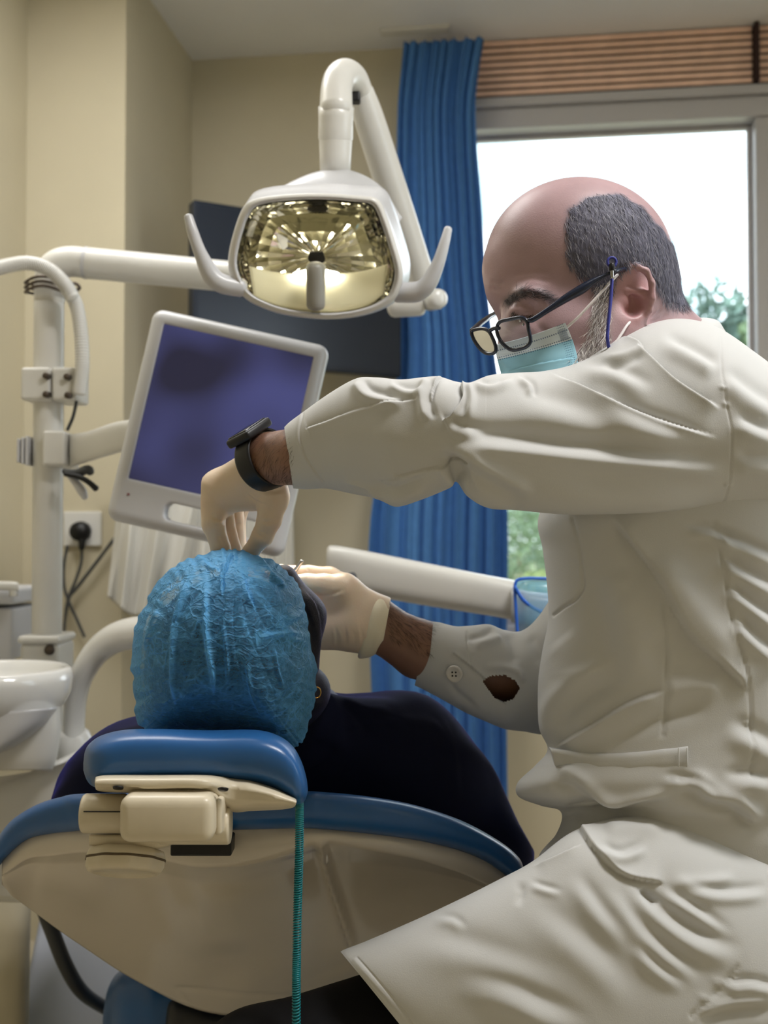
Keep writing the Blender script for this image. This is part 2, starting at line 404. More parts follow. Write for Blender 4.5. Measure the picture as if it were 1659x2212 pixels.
obj('ceiling', rb(-0.5, UE + 0.2, -0.2, VF + 0.1, HCEIL, HCEIL + 0.12), mCEIL, smooth=False, kind='structure')
obj('floor', rb(-0.5, UE + 0.2, -0.2, VF + 0.1, -0.1, 0), mFLOOR, smooth=False, kind='structure')
obj('baseboard_back', rb(0, UE, 0, 0.015, 0, 0.09, 0.003), mWHITE, smooth=False, kind='structure')
# window: outer frame, header, mullion, two panes
win = thing('window_1', 'wide window with pale grey metal frame behind the man in white', 'window', R(1.6, -0.06, ZW0)); del win['category']; win['kind'] = 'structure'
fr = [rb(UW0 - 0.05, UE - 0.1, -0.12, 0.0, ZW0 - 0.05, ZW0, 0.004), rb(UW0 - 0.05, UE - 0.1, -0.12, 0.012, ZW1, ZW1 + 0.06, 0.004), rb(UW0 - 0.05, UW0, -0.12, 0, ZW0, ZW1, 0.004), rb(UE - 0.15, UE - 0.1, -0.12, 0, ZW0, ZW1, 0.004)]
obj('window_frame', join(*fr), mALU, win, smooth=False)
obj('mullion', rb(UW1, UM, -0.12, 0.004, ZW0, ZW1, 0.006), mALU, win, smooth=False)
sash = [rb(UW0, UW1, -0.085, -0.06, ZW1 - 0.012, ZW1, 0.002), rb(UW0, UW1, -0.085, -0.06, ZW0, ZW0 + 0.03, 0.002), rb(UW1 - 0.012, UW1, -0.085, -0.06, ZW0, ZW1, 0.002)]
obj('sash', join(*sash), mALU, win, smooth=False)
obj('pane', rb(UW0, UW1, -0.074, -0.07, ZW0, ZW1), mPANE, win, smooth=False)
obj('pane', rb(UM, UE - 0.15, -0.074, -0.07, ZW0, ZW1), mPANE, win, smooth=False)
obj('window_sill', rb(UW0 - 0.08, UE - 0.02, 0.002, 0.12, ZW0 - 0.085, ZW0 - 0.052, 0.006), mWHITE, win, smooth=False)
fill_win = thing('added_fill_window', 'unseen window added in the right wall for fill light', 'window', R(UE, 3.3, WZ0)); del fill_win['category']; fill_win['kind'] = 'structure'
obj('window_frame', join(rb(UE + 0.03, UE + 0.12, WV0, WV0 + 0.05, WZ0, WZ1), rb(UE + 0.03, UE + 0.12, WV1 - 0.05, WV1, WZ0, WZ1), rb(UE + 0.03, UE + 0.12, WV0 + 0.05, WV1 - 0.05, WZ0, WZ0 + 0.05), rb(UE + 0.03, UE + 0.12, WV0 + 0.05, WV1 - 0.05, WZ1 - 0.05, WZ1), rb(UE + 0.03, UE + 0.12, 2.07, 2.13, WZ0 + 0.05, WZ1 - 0.05)), mALU, fill_win, smooth=False)
for a_, b_ in ((WV0 + 0.05, 2.07), (2.13, WV1 - 0.05)): obj('pane', rb(UE + 0.07, UE + 0.074, a_, b_, WZ0 + 0.05, WZ1 - 0.05), mPANE, fill_win, smooth=False)
# header board between slats and window
ZS0 = z_at(214, 1.0)
obj('trim_1', rb(UW0 - 0.06, UE - 0.05, 0.002, 0.03, ZW1 + 0.062, ZS0 - 0.004, 0.004), mALU, smooth=False, kind='structure')
# wooden slat panel under the ceiling
sp = thing('slatted_panel', 'reddish wooden slat panel with dark gaps above the window', 'panel', R(1.5, 0.02, ZS0))
obj('backing', rb(0.80, UE - 0.05, 0.002, 0.010, ZS0, HCEIL - 0.004), mDWOOD, sp, smooth=False)
up = u_at(1645, 0.04)
obj('post', rb(up - 0.006, up + 0.008, 0.012, 0.046, ZS0, HCEIL - 0.003, 0.002), mDWOOD, sp, smooth=False)
NS = 8; pitch = (HCEIL - 0.002 - ZS0)/NS
s0 = None
for k in range(NS):
    for (a, b) in ((0.80, up - 0.008), (up + 0.010, UE - 0.05)):
        zz = ZS0 + 0.004 + k*pitch
        obj('slat', rb(a, b, 0.012, 0.021, zz, zz + pitch*0.72, 0.003), mWOOD, sp, smooth=False)
# curtain: a pleated hanging sheet
def curtain():
    rows = [(95, 872, 1050), (150, 868, 1040), (230, 862, 1029), (330, 861, 1031), (450, 862, 1040), (600, 862, 1050), (760, 866, 1068), (900, 850, 1088), (1050, 815, 1098), (1200, 802, 1100), (1400, 806, 1096), (1600, 812, 1096), (1730, 815, 1097)]
    nl, nc = 90, 220; q = catmull(rows, nl); V = []
    for i, (y, x0, x1) in enumerate(q):
        z = z_at(y, 0.6, 0.13); u0, u1 = u_at(x0, 0.13), u_at(x1, 0.13); t = np.linspace(0, 1, nc); zz = i/nl
        ph = 2*math.pi*(8.2*(t + 0.025*np.sin(5*t + 3*zz) + 0.02*np.sin(11*t + 1)) + 0.1*math.sin(3*zz))
        amp = (0.016 + 0.020*zz)*(0.75 + 0.35*np.sin(7*t + 2))
        v = 0.125 + amp*np.sin(ph) + 0.006*np.sin(2.3*ph + 4*zz)
        u = u0 + (u1 - u0)*t + 0.35*amp*np.sin(2*ph)*0.5
        V.append(np.array([R(a, b, min(z, HCEIL - 0.012)) for a, b in zip(u, v)]))
    A = np.array(V); B = A + E2*0.0016
    Va = np.vstack([A.reshape(-1, 3), B.reshape(-1, 3)]); Fa = grid_faces(nl, nc, False)
    n = nl*nc; F = np.vstack([Fa, Fa[:, ::-1] + n])
    e = []
    for j in range(nc - 1): e += [(j, j + n, j + 1 + n, j + 1), (n - nc + j, n - nc + j + 1, 2*n - nc + j + 1, 2*n - nc + j)]
    for i in range(nl - 1): a, b = i*nc, (i + 1)*nc; e += [(a, b, b + n, a + n), (a + nc - 1, a + nc - 1 + n, b + nc - 1 + n, b + nc - 1)]
    return Va, np.vstack([F, np.array(e)])
ct = thing('curtain', 'blue pleated curtain hanging at the left side of the window', 'curtain', R(0.55, 0.12, 0.3))
obj('curtain_cloth', curtain(), mCURT, ct)
obj('curtain_rail', rb(0.63, 0.84, 0.105, 0.145, HCEIL - 0.012, HCEIL - 0.001, 0.002), mWHITE, ct, smooth=False)

# ---------------------------------------------------------------- outdoors
mGRND = M('dry_ground', (196, 190, 160), 0.9, 0.1, var=(0.25, 0.35))
mLEAF = [M('leaf_a', (120, 142, 110), 0.7, 0.3, var=(2.5, 0.4)), M('leaf_b', (150, 165, 105), 0.7, 0.3, var=(2.5, 0.4)), M('leaf_c', (110, 135, 125), 0.7, 0.3, var=(2.5, 0.4))]
mBARK = M('bark', (120, 100, 80), 0.9, 0.1)
g = np.array([(-60, 4.2, -0.6), (120, 4.2, -0.6), (160, 160, -0.6), (-100, 160, -0.6)], float)
gb = g.copy(); gb[:, 2] -= 0.4
obj('ground', (np.vstack([g, gb]), [(0, 1, 2, 3), (7, 6, 5, 4), (0, 4, 5, 1), (1, 5, 6, 2), (2, 6, 7, 3), (3, 7, 4, 0)]), mGRND, smooth=False, kind='structure', center=False)
def leaves(c, rad, n, size, seed):
    r = np.random.default_rng(seed); b = r.normal(size=(n, 3)); b /= np.linalg.norm(b, axis=1)[:, None]
    lump = 1 + 0.22*noise3(b*1.0, 4.0, seed); p = c + b*np.asarray(rad)*(r.uniform(0.35, 1.0, n)**0.5*lump)[:, None]
    a = r.normal(size=(n, 3)); a /= np.linalg.norm(a, axis=1)[:, None]; w = np.cross(a, r.normal(size=(n, 3))); w /= np.linalg.norm(w, axis=1)[:, None]
    s = size*r.uniform(0.6, 1.3, n)[:, None]
    V = np.stack([p - a*s, p + w*s*0.4, p + a*s, p - w*s*0.4], 1).reshape(-1, 3)
    return V, np.arange(4*n).reshape(-1, 4)
def tree(x, d, zt, wr, mat, seed, label, cat='tree'):
    b = P(x, CY, d); b[2] = -0.6; H = zt + 0.6
    t = thing('tree' if cat == 'tree' else 'shrub', label, cat, b)
    top = b + np.array([0, 0, H*0.6])
    obj('trunk', tube([b, b + np.array([0.05*H*0.2, 0, H*0.3]), top], [0.05*H*0.5, 0.04*H*0.5, 0.02*H*0.4], n=8, res=6), mBARK, t)
    c = b + np.array([0, 0, H*0.60]); rad = (wr, wr*0.9, H*0.40)
    o = obj('foliage', leaves(c, rad, 6000, 0.022*H, seed), mat, t, smooth=False, kind='stuff')
tree(1560, 16, 4.7, 1.15, mLEAF[2], 1, 'tall hazy tree seen through the window behind the white collar')
tree(1730, 13, 4.5, 0.9, mLEAF[0], 2, 'tree at the right edge of the window view')
tree(1468, 24, 4.3, 1.0, mLEAF[2], 3, 'far pale tree low in the window beside the bald head')
tree(1120, 20, 1.9, 1.0, mLEAF[0], 4, 'round green shrub outside, left of the white coat', 'shrub')
tree(1172, 14, 0.7, 0.5, mLEAF[1], 5, 'low yellowish shrub outside between curtain and coat', 'shrub')
tree(1080, 30, 2.6, 1.5, mLEAF[2], 6, 'grey green bush outside beside the curtain edge', 'shrub')
# ================================================================ television on the back wall
def plate(corners, thick, bev=0.004):
    """rigid slab through bottom-left, bottom-right, top-left world corners"""
    bl, br, tl = corners; ex = br - bl; ez = tl - bl; w, h = np.linalg.norm(ex), np.linalg.norm(ez); ex = ex/w; ez = ez - ex*np.dot(ez, ex); h = np.linalg.norm(ez); ez = ez/h; ey = np.cross(ez, ex)
    return rbox(bl + ex*w/2 + ez*h/2 + ey*thick/2, (w, thick, h), np.column_stack([ex, ey, ez]), bev), (bl, ex, ey, ez, w, h)
tvl, tvr = P(418, 430, 2.92), P(868, 552, 3.22)
vert = np.array([0, 0, 1.0]); hh = 0.43
tvr[2] = tvl[2]
body, fr = plate((tvl - vert*hh, tvr - vert*hh, tvl), 0.045, 0.006)
bl, ex, ey, ez, w, h = fr
tv = thing('television', 'black flat television behind the operating lamp, turned on a wall arm', 'television', bl + ex*w/2)
obj('housing', body, mTV, tv, smooth=False)
obj('screen', rbox(bl + ex*w/2 + ez*h/2 - ey*0.001, (w - 0.02, 0.004, h - 0.022), np.column_stack([ex, ey, ez]), 0.001), mTV, tv, smooth=False)
mc = bl + ex*w*0.6 + ez*h*0.5
wl_pt = R(u_at(700), 0.0, mc[2])
obj('wall_arm', join(tube([mc + ey*0.045, mc + ey*0.12 + ex*0.08, wl_pt], 0.018, n=10), rbox(wl_pt + E2*0.012, (0.12, 0.02, 0.2), ROT, 0.004)), mBLACK, tv)

# ================================================================ dental unit column with arm, lamp
dP = 2.05; sP = S(dP)
unit = thing('unit_column', 'tall white column of the dental unit with clamps and bolts', 'column', P(105, 1440, dP))
obj('pole', tube([P(106, 655, dP), P(104, 1000, dP), P(101, 1400, dP)], 32*sP, n=36, res=12), mWHITE, unit)
el = [(107, 650), (108, 610), (112, 585), (128, 570), (155, 565), (185, 568)]
obj('elbow', ptube(el, dP, [33, 33, 33, 33, 33, 33], n=32, res=30), mWHITE, unit)
obj('lamp_arm', ptube([(186, 568, dP), (500, 598, 2.04), (900, 640, 2.02)], dP, [34, 33, 30], n=32, res=20), mWHITE, unit)
obj('collar', ptube([(183, 567.6), (190, 568.4)], dP, [34.8, 34.8], n=32, caps=False), mGREYW, unit)
cb = obj('clamp_block', join(pbox(60, 800, 124, 872, dP - 0.045, 0.09, 0.006), pbox(126, 800, 180, 872, dP - 0.045, 0.09, 0.006)), mWHITE, unit, smooth=False)
for (x, y) in ((103, 813), (103, 853), (148, 815), (150, 855)):
    c = P(x, y, dP - 0.045); obj('bolt', lathe([(0.0001, -0.011), (0.0055, -0.011), (0.0062, -0.009), (0.0062, 0.002), (0.0001, 0.002)], c, (0.12, 1, 0), 12), mDMETAL, cb)
    cb2 = cb
fb = obj('foot_block', pbox(60, 1384, 146, 1465, dP - 0.05, 0.10, 0.008), mWHITE, unit, smooth=False)
obj('foot_flange', pbox(56, 1368, 149, 1386, dP - 0.056, 0.112, 0.007), mWHITE, unit, smooth=False)
for y in (1404, 1440): obj('bolt', lathe([(0.0001, -0.004), (0.009, -0.004), (0.010, 0.002), (0.0001, 0.003)], P(107, y, dP - 0.05), (0, 1, 0), 14), mDMETAL, fb)
obj('lower_post', tube([P(100, 1466, dP), P(100, 1640, dP + 0.02)], 36*sP, n=24), mWHITE, unit)
# screen bracket on the column
br = obj('screen_bracket', pbox(108, 935, 157, 1010, dP - 0.055, 0.10, 0.005), mWHITE, unit, smooth=False)
for k in range(3): obj('clamp_fin', pbox(47 + 9*k, 950 - 3*k, 53 + 9*k, 1002 + 3*k, dP - 0.03, 0.06, 0.002), mGREYW, br, smooth=False)
obj('screen_arm', sil([(150, 938, 150, 1012, dP - 0.02, 0.02), (190, 932, 190, 998, dP - 0.06, 0.02), (250, 912, 250, 980, 1.93, 0.02), (330, 900, 330, 960, 1.88, 0.02)], 24, 28, 0.55), mWHITE, unit)
# cable ties and hose
tie = [tube([P(105, y, dP) + np.array([math.cos(a)*0.042, math.sin(a)*0.042, 0.003*math.sin(3*a)]) for a in np.linspace(0, 6.283, 26)], 0.0028, n=6, caps=False) for y in (612, 622, 632)]
obj('cable_tie', join(*tie, ptube([(150, 618), (163, 612), (172, 622), (160, 630)], dP - 0.03, 4, n=6, res=10)), mDMETAL, unit, smooth=True)
def corrugated(pts, r, n, amp=0.10, freq=60):
    q = catmull(np.array([P(*p) for p in pts]), n); rr = r*(1 + amp*np.sin(np.linspace(0, freq*2*math.pi, n)))
    return tube(q, rr, n=14)
hose = thing('suction_hose', 'white ribbed hose curling over the top of the unit column', 'hose', P(120, 620, dP - 0.04))
obj('hose_run', corrugated([(-120, 640, 1.9), (-60, 596, 1.92), (0, 578, 1.95), (60, 568, 1.97), (105, 582, 1.98), (138, 612, 1.985), (155, 640, 1.985)], 0.013, 420, 0.07, 70), mGLOSSW, hose)
obj('hose_run', corrugated([(148, 628, 2.0), (165, 660, 2.0), (175, 720, 2.0), (178, 790, 2.0), (172, 846, 2.0)], 0.0125, 300, 0.07, 46), mGLOSSW, hose)
obj('hose_wire', ptube([(165, 868, 2.02), (158, 900, 2.03), (146, 928, 2.04)], 2.03, 4, n=8, res=10), mDGREY, hose)
cabl = thing('screen_cables', 'grey and black cable plugs hanging below the screen bracket', 'cable', P(170, 1070, dP - 0.05))
obj('plug', ptube([(138, 1018), (165, 1022), (190, 1014), (196, 1022)], dP - 0.06, [6, 9, 10, 8], n=10, res=14), mDGREY, cabl)
obj('cable', ptube([(140, 1024), (170, 1030), (192, 1042), (208, 1056)], dP - 0.07, [5, 6, 6, 7], n=8, res=14), mBLACK, cabl)
obj('grey_plug', ptube([(150, 1028), (166, 1045), (178, 1062), (184, 1076)], dP - 0.055, [6, 9, 10, 6], n=10, res=14), mGREYW, cabl)

# ================================================================ tilted monitor
mo_d = 1.80; roll = math.radians(12.6)
mex = np.array([math.cos(roll), 0, -math.sin(roll)]); mez = np.array([math.sin(roll), 0, math.cos(roll)]); mey = np.array([0, 1.0, 0])
MR = np.column_stack([mex, mey, mez]); mc = P(472, 922, mo_d)
def ML(x, y, z): return mc + mex*x + mey*y + mez*z
mon = thing('monitor', 'tilted white framed monitor with dark screen on the unit arm', 'monitor', ML(0, 0.02, -0.17))
fm = Field((-0.17, -0.03, -0.20), (0.17, 0.06, 0.19), 0.002)
fm.box((0, 0.015, -0.009), (0.149, 0.020, 0.179), 0.019)
fm.box((0.005, 0.035, 0.02), (0.10, 0.02, 0.10), 0.014, k=0.01)
fm.box((0.0015, -0.012, 0.0155), (0.1265, 0.0105, 0.131), 0.002, cut=True)
fm.box((0.03, 0.01, -0.153), (0.085, 0.04, 0.0145), 0.0115, k=0.004, cut=True)
v, f = fm.mesh(1); v = mc + v @ MR.T
obj('frame', (v, f), mGREYW, mon)
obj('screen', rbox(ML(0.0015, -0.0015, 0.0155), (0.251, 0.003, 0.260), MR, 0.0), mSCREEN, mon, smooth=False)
obj('power_lamp', lathe([(0.0001, -0.002), (0.0022, -0.002), (0.0024, 0.002)], ML(-0.118, -0.005, -0.140), (0, 1, 0), 10), M('dim_red', (120, 60, 60), 0.4), mon)
obj('mount_plate', rbox(ML(-0.03, 0.07, 0.0), (0.10, 0.04, 0.10), MR, 0.006), mGREYW, mon, smooth=False)
obj('side_handle', rbox(ML(0.165, 0.03, 0.03), (0.018, 0.02, 0.06), MR, 0.008), mGREYW, mon, smooth=False)

# ================================================================ operating lamp
lamp = thing('operating_lamp', 'white dental operating lamp, lit, with a handle on each side', 'lamp', P(690, 690, 1.6))
def ld(y): return 1.58 - (555 - y)*0.00024
lout = [(546, 430), (600, 420), (690, 416), (780, 422), (818, 430), (838, 470), (858, 530), (872, 585), (866, 625), (846, 655), (790, 680), (710, 690), (620, 681), (560, 662), (520, 636), (496, 590), (494, 548), (508, 490), (525, 448)]
lo = closed_spline(lout, 96); lc = np.array([684, 556.0])
def lring(sc, off, dx=0, dy=0, sy=None):
    q = lc + (lo - lc)*np.array([sc, sy or sc]); return np.array([P(x + dx, y + dy, ld(y) + off) for x, y in q])
hs = [lring(0.895, 0.030), lring(0.895, 0.004), lring(0.905, -0.004), lring(0.935, -0.008), lring(0.965, -0.004), lring(0.99, 0.004), lring(1.0, 0.014), lring(1.0, 0.030, 4), lring(1.02, 0.05, 10, -8), lring(1.0, 0.08, 14, -20), lring(0.93, 0.11, 16, -28), lring(0.78, 0.14, 18, -40), lring(0.55, 0.165, 18, -50), lring(0.25, 0.18, 20, -55)]
obj('housing', loft(np.array(hs), False, True), mGREYW, lamp)
bz = [lring(0.985, 0.0005), lring(0.99, -0.004), lring(0.955, -0.0065), lring(0.925, -0.0085), lring(0.93, 0.0)]
obj('bezel', loftq(np.array(bz)), mWHITE, lamp)
# dome swelling on top that carries the neck
obj('dome', sil([(560, 432, 610, 540, 1.665, 0.02), (610, 402, 650, 540, 1.70, 0.04), (680, 372, 690, 540, 1.73, 0.05), (750, 366, 740, 540, 1.735, 0.05), (820, 400, 790, 540, 1.72, 0.04), (868, 470, 820, 560, 1.68, 0.02)], 40, 48), mGREYW, lamp)
# reflector
mMIRR = M('reflector_mirror', (238, 236, 226), 0.06, 0.5, metal=1.0)
mFROST = M('frosted_reflector', (240, 235, 206), 0.45, 0.5)
mBULB = M('bulb_glow', (255, 248, 235), 0.4, emis=((255, 249, 232), 40.0))
ang = np.linspace(0, 2*math.pi, 96, endpoint=False)
flut = 1 + 0.010*np.cos(24*ang)
def rring(sc, off, dy=0, fl=1.0):
    q = lc + (lo - lc)*(sc*(1 + (flut - 1)*fl))[:, None] if False else lc + (lo - lc)*sc
    return np.array([P(x, y + dy, ld(y) + off) for x, y in q])
rr = [rring(0.895, 0.0), rring(0.87, 0.02), rring(0.80, 0.045), rring(0.68, 0.066), rring(0.5, 0.082), rring(0.3, 0.092), rring(0.1, 0.096)]
FR = catmull(np.array(rr).reshape(len(rr), -1), 9).reshape(9, 96, 3); rj = np.random.default_rng(3); RV_, RF_ = [], []
nf = 48
for i in range(8):                      # polished facets, each tipped a little on its own
    for j in range(nf):
        q4 = np.array([FR[i, 2*j], FR[i, (2*j + 2) % 96], FR[i + 1, (2*j + 2) % 96], FR[i + 1, 2*j]]); c4 = q4.mean(0); q4 = c4 + (q4 - c4)*1.0
        q4[:, 1] += ((-1)**j)*0.0007*np.array([-1, 1, 1, -1]) + rj.normal()*0.00015
        k4 = len(RV_); RV_ += list(q4); RF_.append((k4, k4 + 1, k4 + 2, k4 + 3))
RV_ += list(np.array(RV_) + np.array([0, 0.004, 0])); nq = len(RF_); RF_ += [tuple(x + 4*nq for x in reversed(f)) for f in RF_]
obj('reflector', (np.array(RV_), RF_), mMIRR, lamp, smooth=False)
shelf = sil([(538, 575, 548, 640, 1.605, 0.004), (600, 588, 610, 664, 1.62, 0.012), (690, 592, 700, 676, 1.625, 0.014), (780, 586, 785, 664, 1.62, 0.012), (838, 570, 828, 636, 1.605, 0.004)], 30, 20, 0.7)
obj('frosted_shelf', shelf, mFROST, lamp)
obj('bulb_post', join(ptube([(682, 578, 1.585), (682, 660, 1.60)], 1.59, [22, 20], n=24, res=6)), M('grey_post', (150, 148, 140), 0.4), lamp)
obj('bulb', join(ptube([(638, 596, 1.612), (664, 590, 1.612)], 1.612, 8, n=12), ptube([(702, 590, 1.612), (728, 596, 1.612)], 1.612, 8, n=12)), mBULB, lamp)
sh = [lring(0.90, -0.003), lring(0.6, -0.008), lring(0.3, -0.011), lring(0.05, -0.012)]
obj('front_glass', loft(np.array(sh), False, True), glass('lamp_glass', (255, 255, 250)), lamp)
for pts, rad in (([(522, 622, 1.60), (478, 612, 1.59), (455, 592, 1.585), (432, 545, 1.575), (416, 500, 1.57), (407, 468, 1.57)], [20, 21, 20, 14, 12, 9.5]), ([(858, 632, 1.62), (902, 630, 1.61), (925, 612, 1.60), (946, 570, 1.59), (960, 525, 1.585), (968, 494, 1.585)], [22, 22, 19, 14, 11, 8.5])):
    obj('handle', ptube(pts, 1.6, rad, n=20, res=34), mGREYW, lamp)
# neck, bend and spring arm
obj('neck', lathe([(0.0275*k, h) for k, h in ((0.86, -0.01), (0.92, 0.03), (1.0, 0.085), (1.02, 0.10))], P(724, 376, 1.745), P(726, 230, 1.72) - P(724, 376, 1.745), 36), mWHITE, lamp)
nk = P(726, 300, 1.70)
obj('neck_sleeve', ptube([(725, 300, 1.732), (726, 240, 1.722)], 1.7, [37.5, 37.5], n=36), mWHITE, lamp)
obj('neck_bend', ptube([(726, 238, 1.715), (727, 195, 1.725), (733, 170, 1.735), (747, 160, 1.75), (764, 172, 1.775), (778, 200, 1.80)], 1.72, [36, 34, 33, 32, 31, 28], n=32, res=40), mWHITE, lamp)
obj('spring_arm', ptube([(778, 200, 1.80), (800, 265, 1.83), (850, 420, 1.90), (915, 615, 1.985)], 1.9, [30, 33, 33, 29], n=32, res=30), mWHITE, lamp)
obj('arm_gap', rbox(P(768, 212, 1.775), (0.016, 0.02, 0.016), None, 0.003), mBLACK, lamp, smooth=False)
obj('arm_joint', ptube([(850, 660, 1.99), (905, 655, 1.99)], 1.99, [26, 28], n=28), mWHITE, lamp)
obj('joint_cap', lathe([(0.0001, -0.030), (0.010, -0.030), (0.017, -0.024), (0.019, -0.012), (0.019, 0.012), (0.0001, 0.014)], P(936, 648, 1.975), (-0.4, 1, 0.1), 24), mGLOSSW, lamp)
ll = bpy.data.lights.new('operating_beam', 'SPOT'); ll.energy = 46; ll.color = (1.0, 0.88, 0.70); ll.spot_size = math.radians(13); ll.spot_blend = 0.5; ll.shadow_soft_size = 0.03
lob = bpy.data.objects.new('operating_beam', ll); COL.objects.link(lob); lsrc = P(690, 570, 1.565); lob.location = lsrc
lob.rotation_euler = (Vector(P(612, 1240, 1.29)) - Vector(lsrc)).to_track_quat('-Z', 'Y').to_euler()

# ================================================================ wall socket, cables
so = thing('wall_socket', 'white wall socket with a round black plug beside the unit column', 'socket', P(180, 1180, 2.91))
face_d = float(R(-0.1, 0.586, 0)[1])
def on_pillar(x, y, off=0.0):
    u = u_at(x, 0.586 + off); return R(u, 0.586 + off, z_at(y, u, 0.586 + off))
a, b = on_pillar(140, 1180), on_pillar(221, 1105)
obj('face_plate', rbox((a + b)/2 + E2*0.006, (np.linalg.norm((b - a)[:2]), 0.011, b[2] - a[2]), ROT, 0.004), mGLOSSW, so, smooth=False)
obj('plug', join(lathe([(0.0001, 0.0), (0.026, 0.0), (0.027, 0.01), (0.024, 0.03), (0.0001, 0.034)], on_pillar(178, 1148, 0.011), E2, 28), tube([on_pillar(178, 1155, 0.03), on_pillar(177, 1185, 0.034)], [0.012, 0.008], n=12)), mBLACK, so)
wc = thing('wall_cables', 'dark cables trailing down the wall below the socket', 'cable', on_pillar(150, 1380, 0.02))
for pts, r in (([(177, 1180), (176, 1215), (164, 1255), (148, 1295), (142, 1340), (140, 1380)], 0.0042), ([(146, 1180), (139, 1220), (139, 1262), (148, 1295), (166, 1335), (184, 1375)], 0.0042), ([(285, 1118), (250, 1160), (205, 1220), (165, 1272), (150, 1292), (143, 1330)], 0.0045)):
    obj('cable', tube([on_pillar(x, y, 0.025) for x, y in pts], r, n=10, res=30), mDGREY, wc)

# ================================================================ white garments hanging on the wall
def drape(tops, bots, d, n, nl=50, nc=130, amp=0.02, folds=5, seed=0):
    r = np.random.default_rng(seed); t = np.linspace(0, 1, nc); ph0 = r.uniform(0, 6); V = []
    for i in range(nl):
        f = i/(nl - 1); a = catmull(np.array(tops, float), nc)*(1 - f) + catmull(np.array(bots, float), nc)*f
        am = amp*(0.35 + 0.65*f)
        off = am*(np.sin(2*math.pi*folds*(t + 0.03*np.sin(6*t + 4*f)) + ph0) + 0.45*np.sin(2*math.pi*folds*1.9*t + 2*f + ph0*2)) - 0.03*np.sin(math.pi*t)
        V.append([P(x, y, d + o) for (x, y), o in zip(a, off)])
    A = np.array(V); B = A + np.array([0, 0.006, 0]); m = nl*nc; Fa = grid_faces(nl, nc, False)
    e = []
    for j in range(nc - 1): e += [(j, j + m, j + 1 + m, j + 1), (m - nc + j, m - nc + j + 1, 2*m - nc + j + 1, 2*m - nc + j)]
    for i in range(nl - 1): p, q = i*nc, (i + 1)*nc; e += [(p, q, q + m, p + m), (p + nc - 1, p + nc - 1 + m, q + nc - 1 + m, q + nc - 1)]
    return np.vstack([A.reshape(-1, 3), B.reshape(-1, 3)]), np.vstack([Fa, Fa[:, ::-1] + m, np.array(e)])
g1 = thing('hanging_coat', 'white cotton coat hanging on the wall below the monitor', 'coat', P(340, 1330, 2.78))
obj('coat_cloth', drape([(262, 1010), (330, 990), (420, 1000), (470, 1030)], [(232, 1288), (290, 1330), (370, 1310), (480, 1320)], 2.78, 0, amp=0.022, folds=4, seed=3), mTOWEL, g1)
obj('hook', join(tube([P(350, 985, 2.78), P(350, 965, 2.80), P(352, 955, 2.85), P(352, 950, 3.5)], 0.005, n=8, res=14)), mMETAL, g1)
g2 = thing('hanging_coat', 'white coat with straight edge hanging behind the gloved hand with the watch', 'coat', P(560, 1300, 3.3))
obj('coat_cloth', drape([(450, 1000), (520, 975), (590, 980), (632, 1010)], [(452, 1330), (510, 1320), (580, 1335), (638, 1330)], 3.30, 0, amp=0.014, folds=5, seed=5), mTOWEL, g2)
obj('hook', tube([P(545, 975, 3.3), P(545, 962, 3.31), P(546, 955, 3.36), P(546, 952, 3.47)], 0.005, n=8, res=14), mMETAL, g2)

# ================================================================ spittoon, cabinet, tubes at the left
spit = thing('spittoon', 'glossy white spittoon basin on its stand at the left edge', 'basin', P(20, 1690, 1.80))
sc = P(-22, 1452, 1.80)
obj('bowl', lathe([(0.0001, -0.045), (0.05, -0.043), (0.095, -0.030), (0.112, -0.008), (0.116, 0.004), (0.122, 0.008), (0.129, 0.004), (0.132, -0.012), (0.130, -0.032), (0.120, -0.052), (0.100, -0.070), (0.07, -0.085), (0.0001, -0.088)], sc, (0, 0, 1), 64), mGLOSSW, spit)
obj('stand', sil([(-110, 1525, 128, 1525, 1.84, 0.10), (-110, 1580, 130, 1580, 1.84, 0.10), (-110, 1636, 122, 1636, 1.84, 0.10), (-110, 1664, 112, 1664, 1.84, 0.095)], 20, 48, 0.6), mWHITE, spit)
obj('skirt', sil([(-110, 1548, 125, 1528, 1.80, 0.11), (-110, 1600, 96, 1568, 1.80, 0.115), (-110, 1640, 40, 1610, 1.80, 0.115), (-110, 1655, -30, 1640, 1.80, 0.11)], 20, 40, 0.8), mGREYW, spit)
ub = thing('pedestal_cabinet', 'white lower body of the dental unit below the spittoon', 'cabinet', P(60, 2200, 1.95))
obj('upper_body', sil([(-160, 1690, 110, 1668, 1.94, 0.15), (-160, 1730, 165, 1640, 1.95, 0.15), (-160, 1800, 190, 1620, 1.98, 0.15), (-160, 1920, 185, 1770, 2.0, 0.15), (-160, 1945, 120, 1950, 2.02, 0.14)], 30, 48, 0.55), mWHITE, ub)
obj('lower_body', sil([(-160, 1950, 64, 1950, 1.98, 0.12), (-160, 2300, 60, 2300, 1.98, 0.12)], 6, 40, 0.4), mWALL, ub)
bp = thing('floor_cover', 'pale bluish white floor cover low behind the chair back', 'cover', P(270, 2230, 2.12))
obj('front_panel', rbox(P(281, 2130, 2.12), (438*S(2.12), 0.05, 0.42), np.array(Matrix.Rotation(math.radians(-38), 3, 'X')), 0.01), M('base_white', (218, 224, 238), 0.25, 0.5), bp, smooth=False)
gh = thing('grey_hose', 'thick grey rubber hose curving down behind the chair back', 'hose', P(160, 2190, 1.95))
obj('hose_run', ptube([(84, 1940, 1.80), (112, 2010, 1.81), (142, 2085, 1.83), (180, 2145, 1.88), (240, 2185, 2.0)], 1.93, [15, 16, 16, 15, 13], n=16, res=30), mDGREY, gh)
cab = thing('unit_cabinet', 'white cabinet with a small tray on top, left of the unit column', 'cabinet', P(20, 1420, 2.15))
